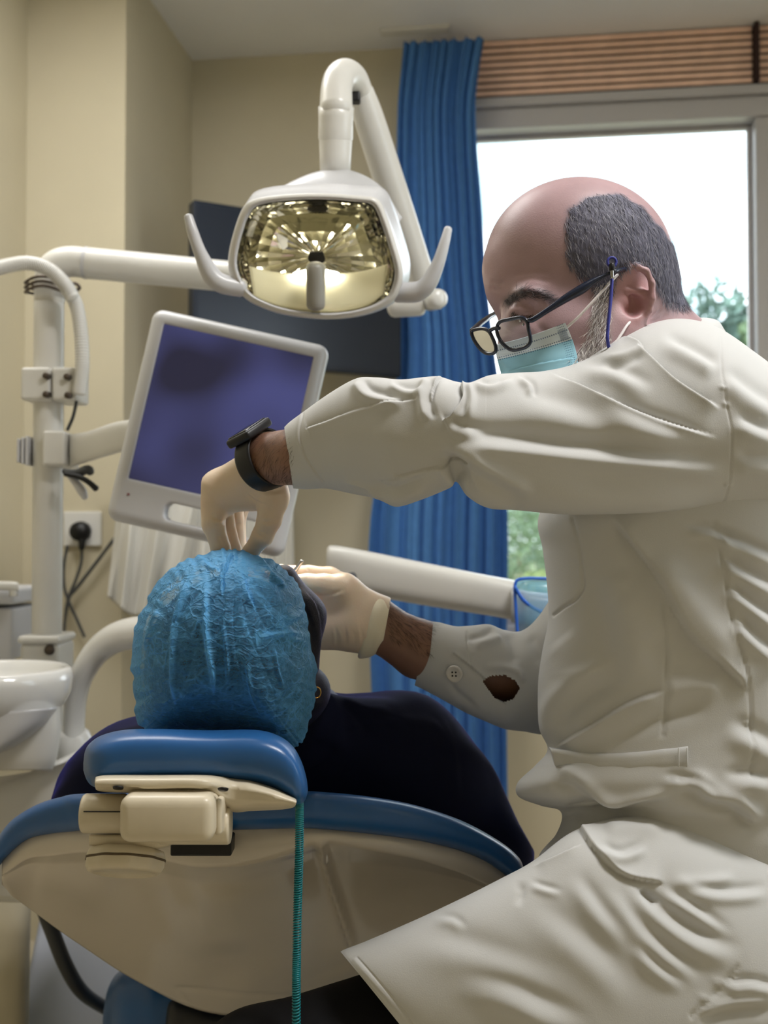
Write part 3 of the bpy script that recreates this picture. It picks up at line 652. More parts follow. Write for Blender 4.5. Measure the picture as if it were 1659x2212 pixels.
obj('body', pbox(-160, 1304, 72, 1418, 2.10, 0.22, 0.006), M('cool_white', (205, 207, 214), 0.3), cab, smooth=False)
obj('top_slab', pbox(-160, 1266, 76, 1300, 2.095, 0.23, 0.006), M('cool_white_top', (205, 207, 214), 0.3), cab, smooth=False)
tr = thing('cup_holder', 'small white holder standing on top of the unit cabinet', 'holder', P(10, 1290, 2.09))
obj('rim', sil([(-60, 1255, -60, 1275, 2.05, 0.03), (20, 1255, 20, 1276, 2.05, 0.03), (40, 1257, 40, 1278, 2.05, 0.028)], 10, 24, 0.6), mGLOSSW, tr)
obj('lip', sil([(18, 1262, 40, 1262, 2.05, 0.026), (20, 1288, 38, 1288, 2.05, 0.022)], 6, 24, 0.7), mGLOSSW, tr)
ut = thing('arm_tube', 'curved thick white tube rising beside the spittoon behind the cap', 'tube', P(160, 1600, 1.95))
obj('tube_run', ptube([(160, 1612, 1.93), (160, 1560, 1.93), (165, 1500, 1.92), (181, 1450, 1.91), (212, 1405, 1.90), (255, 1376, 1.88), (310, 1366, 1.86), (370, 1368, 1.84), (440, 1400, 1.84)], 1.9, [23, 23, 24, 26, 29, 33, 36, 38, 38], n=32, res=60), mGLOSSW, ut)
obj('tube_flange', ptube([(161, 1590, 1.94), (161, 1625, 1.94)], 1.94, [36, 42], n=28), mGLOSSW, ut)

# ================================================================ delivery arm and covered tray on the right
da = thing('delivery_arm', 'long white delivery arm crossing in front of the blue curtain', 'arm', P(900, 1330, 1.97))
obj('arm_body', sil([(706, 1184, 704, 1240, 2.0, 0.03), (716, 1178, 722, 1268, 2.0, 0.038), (760, 1184, 775, 1282, 1.99, 0.04), (900, 1212, 905, 1306, 1.97, 0.04), (1050, 1242, 1050, 1329, 1.94, 0.04), (1116, 1254, 1116, 1341, 1.93, 0.04)], 40, 44, 0.6), mWHITE, da)
obj('end_screw', lathe([(0.0001, -0.004), (0.009, -0.003), (0.010, 0.003)], P(760, 1247, 1.952), (0, 1, 0), 14), mDGREY, da)
obj('arm_head', sil([(1104, 1270, 1104, 1344, 1.90, 0.05), (1160, 1280, 1160, 1352, 1.90, 0.06), (1300, 1290, 1300, 1370, 1.90, 0.06)], 14, 30, 0.5), mGREYW, da)
mCLB = M('blue_cover_film', (120, 188, 228), 0.15, 0.5); mCLB.node_tree.nodes['Principled BSDF'].inputs['Alpha'].default_value = 0.45
tray = thing('covered_tray', 'tray head wrapped in clear blue film with bright blue edges', 'tray', P(1180, 1360, 1.86))
obj('film', sil([(1114, 1252, 1112, 1370, 1.86, 0.05), (1150, 1248, 1150, 1372, 1.86, 0.07), (1250, 1248, 1250, 1372, 1.86, 0.07), (1330, 1256, 1330, 1370, 1.86, 0.06)], 24, 30, 0.5), mCLB, tray)
mEDGE = M('blue_edge', (38, 100, 205), 0.4)
obj('film_edge', join(ptube([(1190, 1250, 1.80), (1130, 1250, 1.80), (1113, 1262, 1.80), (1114, 1310, 1.80), (1118, 1368, 1.80)], 1.8, 3.5, n=8, res=30), ptube([(1112, 1268, 1.795), (1132, 1298, 1.795), (1170, 1322, 1.795), (1230, 1336, 1.795)], 1.795, 4, n=8, res=20)), mEDGE, tray)
# ================================================================ dental chair
chair = thing('dental_chair', 'reclined dental chair with blue vinyl padding and glossy cream back shell', 'chair', (P(565, 1900, 1.7)[0], 1.75, 0.0))
yt = np.array([(4, 1866), (15, 1842), (60, 1808), (130, 1795), (200, 1790), (400, 1790), (640, 1785), (700, 1788), (800, 1798), (900, 1812), (1000, 1836), (1060, 1862), (1098, 1892), (1120, 1922)], float)
yl = np.array([(4, 1892), (60, 1852), (180, 1838), (300, 1850), (420, 1872), (520, 1869), (600, 1850), (660, 1827), (690, 1814), (760, 1826), (900, 1853), (1000, 1886), (1080, 1925), (1120, 1946)], float)
yb = np.array([(4, 1900), (12, 1926), (60, 1960), (130, 2012), (260, 2100), (370, 2160), (420, 2180), (470, 2192), (565, 2198), (660, 2194), (760, 2152), (870, 2090), (1000, 2010), (1070, 1966), (1120, 1950)], float)
def d0(x): return 1.165 + 0.10*((x - 565)/560.0)**2
def shell():
    nc = 200; xs = 4 + (1120 - 4)*(0.5 - 0.5*np.cos(np.linspace(0, math.pi, nc)))*0.35 + (1120 - 4)*np.linspace(0, 1, nc)*0.65
    a, b, c = (np.interp(xs, q[:, 0], q[:, 1]) for q in (yt, yl, yb))
    k = np.ones(9)/9
    sm = lambda v: np.convolve(np.pad(v, 4, 'edge'), k, 'valid')
    a, b, c = sm(a), sm(b), sm(c); b = np.minimum(b, c - 1); rows = []
    for t in np.linspace(0, 1, 12): rows.append([P(x, p + (q - p)*t, d0(x) + 0.012*(1 - t)**2 + 0.0 + 0.006*t*t) for x, p, q in zip(xs, a, b)])
    for t in np.linspace(0, 1, 70)[1:]:
        rows.append([P(x, q + (r - q)*t, d0(x) + 0.006 + 0.010*min(1, t*9) + (r - q)*t*0.00100 + 0.03*math.sin(math.pi*t)*-0.3) for x, q, r in zip(xs, b, c)])
    A = np.array(rows); nl = len(A); return A, nl, nc
A, nl, nc = shell(); m = nl*nc
B = A + np.array([0, 0.045, -0.005]); Fa = grid_faces(nl, nc, False); e = []
for j in range(nc - 1): e += [(j, j + m, j + 1 + m, j + 1), (m - nc + j, m - nc + j + 1, 2*m - nc + j + 1, 2*m - nc + j)]
for i in range(nl - 1): p_, q_ = i*nc, (i + 1)*nc; e += [(p_, q_, q_ + m, p_ + m), (p_ + nc - 1, p_ + nc - 1 + m, q_ + nc - 1 + m, q_ + nc - 1)]
SH = outward((np.vstack([A.reshape(-1, 3), B.reshape(-1, 3)]), np.vstack([Fa, Fa[:, ::-1] + m, np.array(e)])))
SH = strokes(SH, [
    ('r', [(690, 1812), (706, 1880), (735, 1970), (770, 2080)], 9, 5.0, 0.05), ('s', [(692, 1830), (712, 1900), (745, 2000), (775, 2090)], 60, -4, 0.05),
    ('r', [(240, 1850), (330, 1950), (450, 2060), (520, 2160)], 90, -5, 0.2), ('r', [(470, 1880), (470, 1990), (480, 2080)], 60, 4, 0.3), ('r', [(330, 1870), (340, 1960), (430, 2080)], 28, 2, 0.3),
    ('r', [(380, 2136), (470, 2146), (560, 2150), (660, 2153)], 3.5, -1.6, 0.02), ('r', [(380, 2136), (398, 2162), (416, 2184)], 3.5, -1.6, 0.02),
    ('r', [(418, 1940), (440, 1985), (456, 2020)], 4, 0.8, 0.4), ('r', [(60, 1880), (150, 1905), (260, 1960)], 40, 3, 0.3)])
obj('backrest_shell', SH, mSHELL, chair)
up = [(-24, 1872), (-16, 1836), (0, 1802), (30, 1768), (80, 1738), (130, 1722), (185, 1714), (400, 1710), (640, 1709), (700, 1711), (800, 1721), (900, 1740), (1000, 1774), (1080, 1818), (1120, 1852), (1133, 1880)]
lw = [(-18, 1892), (-2, 1872), (18, 1848), (60, 1814), (110, 1802), (150, 1798), (200, 1794), (400, 1796), (640, 1790), (700, 1792), (790, 1801), (890, 1814), (980, 1834), (1045, 1860), (1092, 1892), (1122, 1912)]
st = [(a[0], a[1], b[0], b[1], d0((a[0] + b[0])/2) + 0.020, 0.034) for a, b in zip(up, lw)]
RIM = sil(st, 220, 40, 0.8)
obj('backrest_cushion', outward(RIM), mBLUE, chair)
xs = np.linspace(20, 1100, 40); pad = []
for t in np.linspace(0, 1, 14):
    k = 1 - 0.45*t*t
    pad.append([P(565 + (x - 565)*1.0, np.interp(x, [a[0] for a in up], [a[1] for a in up]) + 22, d0(x) + 0.075) + np.array([-(x - 565)*S(1.2)*(1 - k), 0.55*t, -0.03 - 0.26*t]) for x in xs])
pa = np.array(pad); pbm = pa + np.array([0, 0.0, -0.035]); mm = pa.shape[0]*40; fa = grid_faces(14, 40, False); e = []
for j in range(39): e += [(j, j + mm, j + 1 + mm, j + 1), (mm - 40 + j, mm - 40 + j + 1, 2*mm - 40 + j + 1, 2*mm - 40 + j)]
for i in range(13): p_, q_ = i*40, (i + 1)*40; e += [(p_, q_, q_ + mm, p_ + mm), (p_ + 39, p_ + 39 + mm, q_ + 39 + mm, q_ + 39)]
obj('backrest_pad', outward((np.vstack([pa.reshape(-1, 3), pbm.reshape(-1, 3)]), np.vstack([fa, fa[:, ::-1] + mm, np.array(e)]))), mBLUE, chair)
# headrest
hr = [(180, 1648, 180, 1664), (184, 1622, 187, 1684), (196, 1604, 200, 1698), (222, 1588, 226, 1704), (270, 1577, 270, 1700), (340, 1575, 340, 1694), (450, 1578, 450, 1694), (550, 1577, 545, 1700), (600, 1589, 590, 1712), (632, 1612, 616, 1726), (650, 1642, 634, 1736), (661, 1676, 648, 1737), (665, 1702, 656, 1732), (664, 1715, 660, 1727)]
hv_ = [0.028, 0.05, 0.066, 0.074] + [0.076]*6 + [0.074, 0.066, 0.048, 0.028]
hs_ = [(*a, 1.085, hv_[i]) for i, a in enumerate(hr)]
obj('headrest_cushion', outward(sil(hs_, 140, 64, 0.72)), mBLUE, chair)
pl = [(205, 1684, 205, 1700), (210, 1677, 212, 1708), (240, 1674, 246, 1712), (330, 1674, 330, 1713), (440, 1674, 440, 1714), (500, 1678, 497, 1752), (540, 1684, 540, 1752), (590, 1700, 585, 1750), (622, 1715, 615, 1748), (638, 1724, 634, 1744), (641, 1730, 639, 1738)]
plate_ = outward(sil([(*a, 1.035 + (0.02 if a[0] > 480 else 0), 0.052) for a in pl], 120, 48, 0.7))
plate_ = strokes(plate_, [('s', [(205, 1697), (330, 1702), (470, 1703), (540, 1712), (600, 1728), (640, 1738)], 14, -3, 0.1)])
obj('headrest_plate', plate_, mIVORY, chair)
hb = obj('hinge_block', pbox(272, 1700, 478, 1802, 0.965, 0.075, 0.010, 5), mIVORY, chair)
obj('hinge_cheek', pbox(470, 1712, 488, 1792, 0.985, 0.05, 0.006, 3), mIVORY, chair)
def barrel(x0, x1, y, d, rpx):
    a, b = P(x0, y, d), P(x1, y, d); L = np.linalg.norm(b - a); r = rpx*S(d)
    return lathe([(0.0001, 0), (r*0.93, 0), (r, 0.002), (r, L - 0.002), (r*0.93, L), (0.0001, L)], a, b - a, 48)
lb = obj('hinge_barrel', outward(barrel(180, 272, 1757, 1.02, 42)), mIVORY, chair)
obj('barrel_seam', tube([P(181, 1753, 1.0018), P(271, 1753.6, 1.0018)], 0.0006, n=6), mBLACK, lb)
for x_, y_ in ((255, 1703), (482, 1706)): obj('screw_hole', lathe([(0.0001, -0.0006), (0.0045, -0.0004), (0.005, 0.001)], P(x_, y_, 0.984), (0, 0.55, 1), 14), mBLACK, chair)
obj('hinge_barrel', outward(barrel(345, 498, 1782, 1.02, 41)), mIVORY, chair)
obj('hinge_support', sil([(192, 1800, 192, 1826, 1.04, 0.02), (230, 1800, 230, 1832, 1.04, 0.03), (340, 1800, 340, 1834, 1.04, 0.03), (385, 1802, 385, 1818, 1.04, 0.02)], 20, 30, 0.5), mIVORY, chair)
kb = obj('knob', lathe([(0.0001, -0.011), (0.027, -0.011), (0.0285, -0.0125), (0.0335, -0.0105), (0.0362, -0.006), (0.0365, 0.003), (0.0345, 0.008), (0.028, 0.0105), (0.0001, 0.0105)], P(271, 1858, 1.03), (0.02, 0.46, 1.0), 96, lobes=(10, 0.025)), mIVORY, chair)
obj('knob_stem', lathe([(0.0001, 0.006), (0.0185, 0.006), (0.0185, 0.026), (0.0001, 0.026)], P(273, 1856, 1.03), (0.0, 0.46, 1.0), 36), mIVORY, kb)
obj('knob_seam', lathe([(0.0362, -0.0012), (0.0371, -0.0008), (0.0371, 0.0008), (0.0362, 0.0012)], P(271, 1858, 1.03), (0.02, 0.46, 1.0), 96, lobes=(10, 0.025)), M('seam_brown', (90, 75, 55), 0.7), kb)
obj('stem_slot', pbox(376, 1800, 508, 1836, 1.145, 0.05, 0.002), mBLACK, chair, smooth=False)
# seat, link and base further down the room
obj('seat', sil([(215, 2270, 222, 2360, 1.80, 0.05), (236, 2130, 250, 2400, 1.80, 0.20), (300, 2082, 310, 2420, 1.80, 0.25), (400, 2075, 400, 2420, 1.80, 0.25), (600, 2075, 600, 2420, 1.82, 0.26), (760, 2090, 760, 2420, 1.84, 0.25), (860, 2140, 860, 2400, 1.85, 0.2), (890, 2260, 890, 2340, 1.85, 0.05)], 60, 40, 0.7), mBLUE, chair)
obj('seat_link', sil([(352, 2230, 360, 2330, 1.60, 0.02), (370, 2160, 372, 2340, 1.60, 0.05), (430, 2172, 430, 2340, 1.60, 0.05), (470, 2186, 470, 2340, 1.60, 0.05), (560, 2186, 560, 2340, 1.6, 0.05)], 24, 24, 0.6), M('dark_casting', (44, 46, 50), 0.5, var=(40, 0.3)), chair)
bx = P(565, 1106, 1.9)[0]
obj('chair_base', join(rbox((bx, 1.9, 0.04), (0.55, 0.75, 0.08), None, 0.03), rbox((bx, 1.9, 0.16), (0.24, 0.3, 0.26), None, 0.03)), mWHITE, chair, smooth=False)

# coiled teal cord hanging from the headrest edge
def coil():
    ax = catmull(np.array([P(646, 1712, 1.075), P(647, 1760, 1.065), P(646, 1850, 1.06), P(643, 1950, 1.06), P(641, 2060, 1.055), P(640, 2150, 1.05), P(640, 2290, 1.05)]), 2300)
    t, N, B = frames(ax); turns = 118; a = np.linspace(0, 2*math.pi*turns, len(ax)); r = 8.0*S(1.06)*np.clip(np.linspace(0.75, 3, len(ax)), 0, 1)
    c = ax + r[:, None]*(np.cos(a)[:, None]*N + np.sin(a)[:, None]*B)
    return tube(c, 0.00085, n=6)
mTEAL = M('teal_coil', (20, 128, 140), 0.25, 0.5)
cd = thing('coiled_cord', 'thin teal coiled cord hanging straight down from the headrest corner', 'cord', P(641, 2290, 1.05))
obj('coil', coil(), mTEAL, cd)
# ================================================================ patient
pat = thing('person', 'patient lying on the dental chair in a blue hair cap and dark navy velvet dress', 'person', P(600, 1700, 1.5))
mSCARF = M('dark_scarf', (26, 26, 40), 0.5, 0.4, bump=(900, 0.7, 0.001), sheen=(0.5, 0.35, (150, 150, 215)))
mVELVET = M('navy_velvet', (13, 18, 42), 0.8, 0.2, sheen=(0.8, 0.3, (50, 45, 165)), bump=(600, 0.25, 0.001))
mPSKIN = M('patient_skin', (150, 105, 80), 0.5, 0.4, sss=0.05)
hc = np.array([500, 1420.0]); HD = 1.185
fp = Field(P(250, 1700, 1.05) - np.array([0.05, 0.02, 0.05]), P(1000, 1150, 1.55) + np.array([0.02, 0.05, 0.05]), 0.003)
fp.ell(P(500, 1430, HD), (0.074, 0.080, 0.060), k=0.01)          # skull, vertex towards the camera
fp.ell(P(512, 1405, HD + 0.10), (0.062, 0.10, 0.075), k=0.02)   # face, looking up
fp.cone(P(520, 1255, HD + 0.085), P(522, 1235, HD + 0.105), 0.010, 0.013, k=0.008)   # nose
fp.ell(P(520, 1268, HD + 0.145), (0.024, 0.012, 0.010), k=0.006)
fp.ell(P(475, 1275, HD + 0.07), (0.014, 0.012, 0.008), k=0.006); fp.ell(P(560, 1275, HD + 0.07), (0.014, 0.012, 0.008), k=0.006)
fp.cone(P(530, 1440, HD + 0.15), P(590, 1570, HD + 0.27), 0.055, 0.06, k=0.03)
fp.cone(P(560, 1600, HD + 0.27), P(620, 1700, HD + 0.34), 0.09, 0.12, k=0.03)
obj('body', fp.mesh(2), mPSKIN, pat)
# headscarf under the cap, bulging at the right side
fs = Field(P(250, 1680, 1.05) - np.array([0.03, 0.02, 0.05]), P(800, 1180, 1.45) + np.array([0.02, 0.05, 0.05]), 0.0025)
fs.ell(P(498, 1420, HD + 0.02), (0.076, 0.090, 0.066), k=0.01)
fs.cone(P(655, 1330, HD + 0.03), P(652, 1440, HD + 0.035), 0.0215, 0.0195, k=0.02); fs.cone(P(612, 1250, HD + 0.035), P(655, 1330, HD + 0.03), 0.016, 0.021, k=0.02)
fs.cone(P(580, 1500, HD + 0.10), P(665, 1490, HD + 0.11), 0.04, 0.026, k=0.03)
fs.cone(P(600, 1500, HD + 0.13), P(690, 1580, HD + 0.20), 0.045, 0.05, k=0.03)
fs.ell(P(522, 1280, HD + 0.13), (0.05, 0.075, 0.05), k=0.01, cut=True)
SV = fs.mesh(2)
SV = strokes(SV, [('r', [(640, 1270), (668, 1340), (676, 1420), (668, 1480)], 7, -2.5), ('s', [(650, 1265), (684, 1310), (694, 1370), (690, 1440)], 14, 2.5), ('r', [(655, 1300), (680, 1345), (684, 1400)], 5, 1.4)])
# disposable cap
out = [(300, 1566), (290, 1515), (284, 1440), (288, 1375), (306, 1315), (338, 1262), (378, 1222), (430, 1199), (470, 1189), (505, 1186), (545, 1196), (592, 1214), (632, 1246), (654, 1288), (664, 1338), (674, 1400), (684, 1452), (682, 1508), (670, 1556), (654, 1598), (634, 1614), (600, 1600), (540, 1590), (450, 1582), (370, 1580), (322, 1580)]
def cap():
    nc, nl = 360, 170; o = closed_spline(out, nc); r = np.random.default_rng(4); R_ = []
    ph = np.linspace(0, 2*math.pi, nc, endpoint=False)
    jag = 1 + 0.007*np.sin(17*ph) + 0.006*np.sin(41*ph + 1) + 0.007*np.sin(67*ph + 2)*np.sin(5*ph)
    for i in range(nl):
        a = i/(nl - 1)*1.0
        al = a*math.pi*0.68
        if al <= math.pi/2: s, dd = math.sin(al)**0.92, HD + 0.005 - 0.125*math.cos(al)
        else: b = (al - math.pi/2)/(math.pi*0.18); s, dd = 1 - 0.10*b*b, HD + 0.005 + 0.085*b
        c = np.array([494, 1410.0]) + np.array([20, -4.0])*max(0, 1 - s)*0
        j = 1 + (jag - 1)*min(1, s)**3
        q = c + (o - c)*(s*j)[:, None]; R_.append([P(x, y, dd) for x, y in q])
    return np.array(R_)
inn = [(322, 1562), (312, 1500), (312, 1430), (324, 1370), (352, 1318), (396, 1276), (440, 1252), (500, 1240), (560, 1250), (608, 1274), (640, 1308), (656, 1350), (666, 1400), (672, 1450), (670, 1500), (658, 1550), (640, 1588), (560, 1582), (450, 1573), (350, 1568)]
def under():
    o = closed_spline(inn, 160); R_ = []
    for i in range(70):
        al = (i + 0.2)/69*math.pi*0.62
        if al <= math.pi/2: s_, dd_ = math.sin(al)**0.92, HD + 0.012 - 0.121*math.cos(al)
        else: b_ = (al - math.pi/2)/(math.pi*0.12); s_, dd_ = 1 - 0.12*b_*b_, HD + 0.012 + 0.075*b_
        c_ = np.array([494, 1415.0]); R_.append([P(x, y, dd_) for x, y in c_ + (o - c_)*s_])
    return outward(loft(np.array(R_)))
obj('headscarf', join(SV, under()), mSCARF, pat)
CR = cap(); CV, CF = loft(CR, False, False); CV, CF = outward((CV, CF))
q = proj(CV); N = normals(CV, CF)
# gathered pleats run from the gather at the crown down the dome; short crinkles cross them
gx, gy = 510.0, 1215.0; th = np.arctan2(q[:, 0] - gx, q[:, 1] - gy); rr_ = np.hypot(q[:, 0] - gx, q[:, 1] - gy)
ple = np.abs(np.sin(11*th + 0.8*np.sin(rr_/60) + 1.1*np.sin(3*th)))**0.5
cri = noise3(np.column_stack([q[:, 0]*0.35, q[:, 1]*1.0, 0*q[:, 0]]), 0.16, 11) ; cri2 = noise3(np.column_stack([q[:, 0]*0.9, q[:, 1]*1.1, 0*q[:, 0]]), 0.22, 12)
mask = np.clip(rr_/120, 0, 1)
CV = CV + N*((-0.0016*(1 - ple)*mask + 0.0011*np.abs(cri) + 0.0007*cri2)[:, None])
fo = [([(507, 1188), (492, 1215), (481, 1246), (480, 1290)], 5, 5), ([(443, 1240), (445, 1342), (450, 1400), (458, 1455), (462, 1500)], 5, 4.5), ([(410, 1235), (392, 1300), (378, 1352), (374, 1453), (378, 1520)], 5, 4.5), ([(523, 1235), (535, 1280), (552, 1318)], 5, 4.5), ([(345, 1310), (326, 1360), (314, 1402)], 5, 3.5), ([(560, 1378), (600, 1370), (656, 1367)], 5, 4), ([(612, 1340), (625, 1372), (655, 1384), (668, 1410)], 6, 5), ([(612, 1344), (640, 1330), (655, 1318)], 5, 4), ([(590, 1395), (596, 1440), (612, 1490)], 4, 3), ([(640, 1400), (600, 1440), (560, 1450)], 4, 2), ([(660, 1440), (625, 1480), (580, 1500)], 4, 2.2), ([(664, 1480), (630, 1520), (590, 1540)], 4, 2.2), ([(540, 1590), (600, 1582), (660, 1570)], 5, 3), ([(560, 1200), (580, 1235), (620, 1270)], 5, 3.5), ([(430, 1200), (450, 1225), (478, 1238)], 5, 3.5), ([(310, 1330), (350, 1290), (400, 1250)], 6, 2.5), ([(480, 1330), (490, 1420), (492, 1480)], 4, 2.5), ([(530, 1420), (545, 1500), (575, 1560)], 4, 2.5)]
q2 = proj(CV); ply = np.zeros(len(CV)); near_side = normals(CV, CF)[:, 1] < 0.3
for pts_, w_, a_ in fo[:8] + fo[13:15]:           # double layers of gauze along the stitched pleats
    d_, t_, g_ = polydist(q2[:, :2], pts_); ply = np.maximum(ply, np.exp(-(d_/(2.5 + 9*(1 - t_)))**2)*(1 - 0.35*t_))
ply = np.maximum(ply, 0.75*np.exp(-((q2[:, 0] - 515)/85)**2 - ((q2[:, 1] - 1205)/42)**2))*near_side
CV, CF = strokes((CV, CF), [('s' if i % 3 == 0 else 'r', p, w_, a_, 0.2) for i, (p, w_, a_) in enumerate(fo)])
def cap_mat():
    m = bpy.data.materials.new('blue_cap_gauze'); m.use_nodes = True; n = m.node_tree.nodes; l = m.node_tree.links; n.remove(n['Principled BSDF'])
    o = n['Material Output']; tc = n.new('ShaderNodeTexCoord')
    df = n.new('ShaderNodeBsdfPrincipled'); df.inputs['Base Color'].default_value = lin((108, 188, 244)); df.inputs['Roughness'].default_value = 0.5; df.inputs['Specular IOR Level'].default_value = 0.35
    tl = n.new('ShaderNodeBsdfTranslucent'); tl.inputs[0].default_value = lin((104, 188, 250))
    m1 = n.new('ShaderNodeMixShader'); m1.inputs[0].default_value = 0.38; l.new(df.outputs[0], m1.inputs[1]); l.new(tl.outputs[0], m1.inputs[2])
    tr = n.new('ShaderNodeBsdfTransparent'); tr.inputs[0].default_value = lin((222, 238, 246))
    nz = n.new('ShaderNodeTexNoise'); nz.inputs['Scale'].default_value = 210; nz.inputs['Detail'].default_value = 6; nz.inputs['Roughness'].default_value = 0.7; nz.inputs['Distortion'].default_value = 1.2
    mp = n.new('ShaderNodeMapping'); mp.inputs['Scale'].default_value = (0.6, 1, 1.3)
    l.new(tc.outputs['Object'], mp.inputs[0]); l.new(mp.outputs[0], nz.inputs['Vector'])
    lw_ = n.new('ShaderNodeLayerWeight'); lw_.inputs[0].default_value = 0.35
    mr = n.new('ShaderNodeMapRange'); mr.inputs['From Min'].default_value = 0.34; mr.inputs['From Max'].default_value = 0.66; mr.inputs['To Min'].default_value = 0.48; mr.inputs['To Max'].default_value = 0.84
    l.new(nz.outputs['Fac'], mr.inputs[0])
    sb = n.new('ShaderNodeMath'); sb.operation = 'SUBTRACT'; sb.use_clamp = True
    ml = n.new('ShaderNodeMath'); ml.operation = 'MULTIPLY'; ml.inputs[1].default_value = 0.75; l.new(lw_.outputs['Facing'], ml.inputs[0])
    l.new(mr.outputs[0], sb.inputs[0]); l.new(ml.outputs[0], sb.inputs[1])
    # crumpled lines: edges of two warped cell patterns, stretched sideways
    wn2 = n.new('ShaderNodeTexNoise'); wn2.inputs['Scale'].default_value = 30; wn2.inputs['Detail'].default_value = 3; l.new(tc.outputs['Object'], wn2.inputs['Vector'])
    vs_ = n.new('ShaderNodeVectorMath'); vs_.operation = 'MULTIPLY_ADD'; vs_.inputs[1].default_value = (0.03, 0.03, 0.03); l.new(wn2.outputs['Color'], vs_.inputs[0]); l.new(tc.outputs['Object'], vs_.inputs[2])
    mp2 = n.new('ShaderNodeMapping'); mp2.inputs['Scale'].default_value = (0.55, 0.8, 1.25); l.new(vs_.outputs[0], mp2.inputs[0])
    prev = None
    for sc_, wd_ in ((62, 0.10), (125, 0.13)):
        vo = n.new('ShaderNodeTexVoronoi'); vo.feature = 'DISTANCE_TO_EDGE'; vo.inputs['Scale'].default_value = sc_; l.new(mp2.outputs[0], vo.inputs['Vector'])
        q_ = n.new('ShaderNodeMapRange'); q_.inputs['From Min'].default_value = 0.0; q_.inputs['From Max'].default_value = wd_; q_.inputs['To Min'].default_value = 1.0; q_.inputs['To Max'].default_value = 0.0; l.new(vo.outputs['Distance'], q_.inputs[0])
        if prev is None: prev = q_.outputs[0]
        else:
            mx_ = n.new('ShaderNodeMath'); mx_.operation = 'MULTIPLY_ADD'; mx_.inputs[1].default_value = 0.6; l.new(q_.outputs[0], mx_.inputs[0]); l.new(prev, mx_.inputs[2]); prev = mx_.outputs[0]
    gm = n.new('ShaderNodeTexNoise'); gm.inputs['Scale'].default_value = 24; l.new(tc.outputs['Object'], gm.inputs['Vector'])
    gr = n.new('ShaderNodeMapRange'); gr.inputs['From Min'].default_value = 0.42; gr.inputs['From Max'].default_value = 0.62; gr.inputs['To Max'].default_value = 0.42; l.new(gm.outputs['Fac'], gr.inputs[0])
    ln = n.new('ShaderNodeMath'); ln.operation = 'MULTIPLY'; l.new(prev, ln.inputs[0]); l.new(gr.outputs[0], ln.inputs[1])
    s2 = n.new('ShaderNodeMath'); s2.operation = 'SUBTRACT'; s2.use_clamp = True; l.new(sb.outputs[0], s2.inputs[0]); l.new(ln.outputs[0], s2.inputs[1]); sb = s2
    at_ = n.new('ShaderNodeAttribute'); at_.attribute_name = 'Col'; s3 = n.new('ShaderNodeMath'); s3.operation = 'MULTIPLY_ADD'; s3.inputs[1].default_value = -0.6; s3.use_clamp = True; l.new(at_.outputs['Fac'], s3.inputs[0]); l.new(sb.outputs[0], s3.inputs[2]); sb = s3
    hg = n.new('ShaderNodeMath'); hg.operation = 'MULTIPLY_ADD'; hg.inputs[1].default_value = 0.4; l.new(nz.outputs['Fac'], hg.inputs[0]); l.new(prev, hg.inputs[2])
    bp = n.new('ShaderNodeBump'); bp.inputs['Strength'].default_value = 0.7; bp.inputs['Distance'].default_value = 0.0014
    l.new(hg.outputs[0], bp.inputs['Height']); l.new(bp.outputs[0], df.inputs['Normal']); l.new(bp.outputs[0], tl.inputs['Normal'])
    m2 = n.new('ShaderNodeMixShader'); l.new(sb.outputs[0], m2.inputs[0]); l.new(m1.outputs[0], m2.inputs[1]); l.new(tr.outputs[0], m2.inputs[2]); l.new(m2.outputs[0], o.inputs[0])
    return m
mCAP = cap_mat()
obj('hair_cap', (CV, CF), mCAP, pat, col=np.repeat(ply[:, None], 3, 1))
# navy velvet dress over shoulders and chest: sections from the neck to the waist
def sect(top, n=120): return closed_spline(top, n)
sA = [(520, 1480), (600, 1470), (680, 1482), (716, 1506), (726, 1560), (700, 1640), (600, 1680), (500, 1660), (470, 1580), (486, 1510)]
sB = [(300, 1562), (480, 1520), (690, 1484), (730, 1509), (790, 1505), (860, 1520), (920, 1620), (900, 1740), (600, 1790), (300, 1750), (200, 1680), (230, 1600)]
sC = [(150, 1640), (260, 1556), (480, 1525), (700, 1500), (790, 1500), (880, 1494), (940, 1512), (1000, 1580), (1050, 1660), (1020, 1790), (600, 1790), (200, 1800), (120, 1740), (128, 1690)]
sD = [(140, 1710), (240, 1575), (480, 1545), (700, 1520), (860, 1500), (950, 1530), (1020, 1610), (1085, 1715), (1130, 1800), (1154, 1840), (1138, 1885), (1080, 1895), (600, 1820), (200, 1835), (110, 1790), (118, 1745)]
sE = [(180, 1740), (300, 1640), (480, 1600), (700, 1570), (860, 1560), (940, 1580), (1000, 1640), (1040, 1740), (1080, 1820), (1095, 1860), (1070, 1890), (1000, 1890), (600, 1850), (250, 1855), (160, 1850), (160, 1790)]
sF = [(260, 1800), (380, 1760), (520, 1740), (680, 1730), (800, 1730), (880, 1750), (920, 1800), (930, 1850), (920, 1890), (880, 1915), (800, 1925), (600, 1925), (360, 1920), (280, 1900), (250, 1870), (250, 1840)]
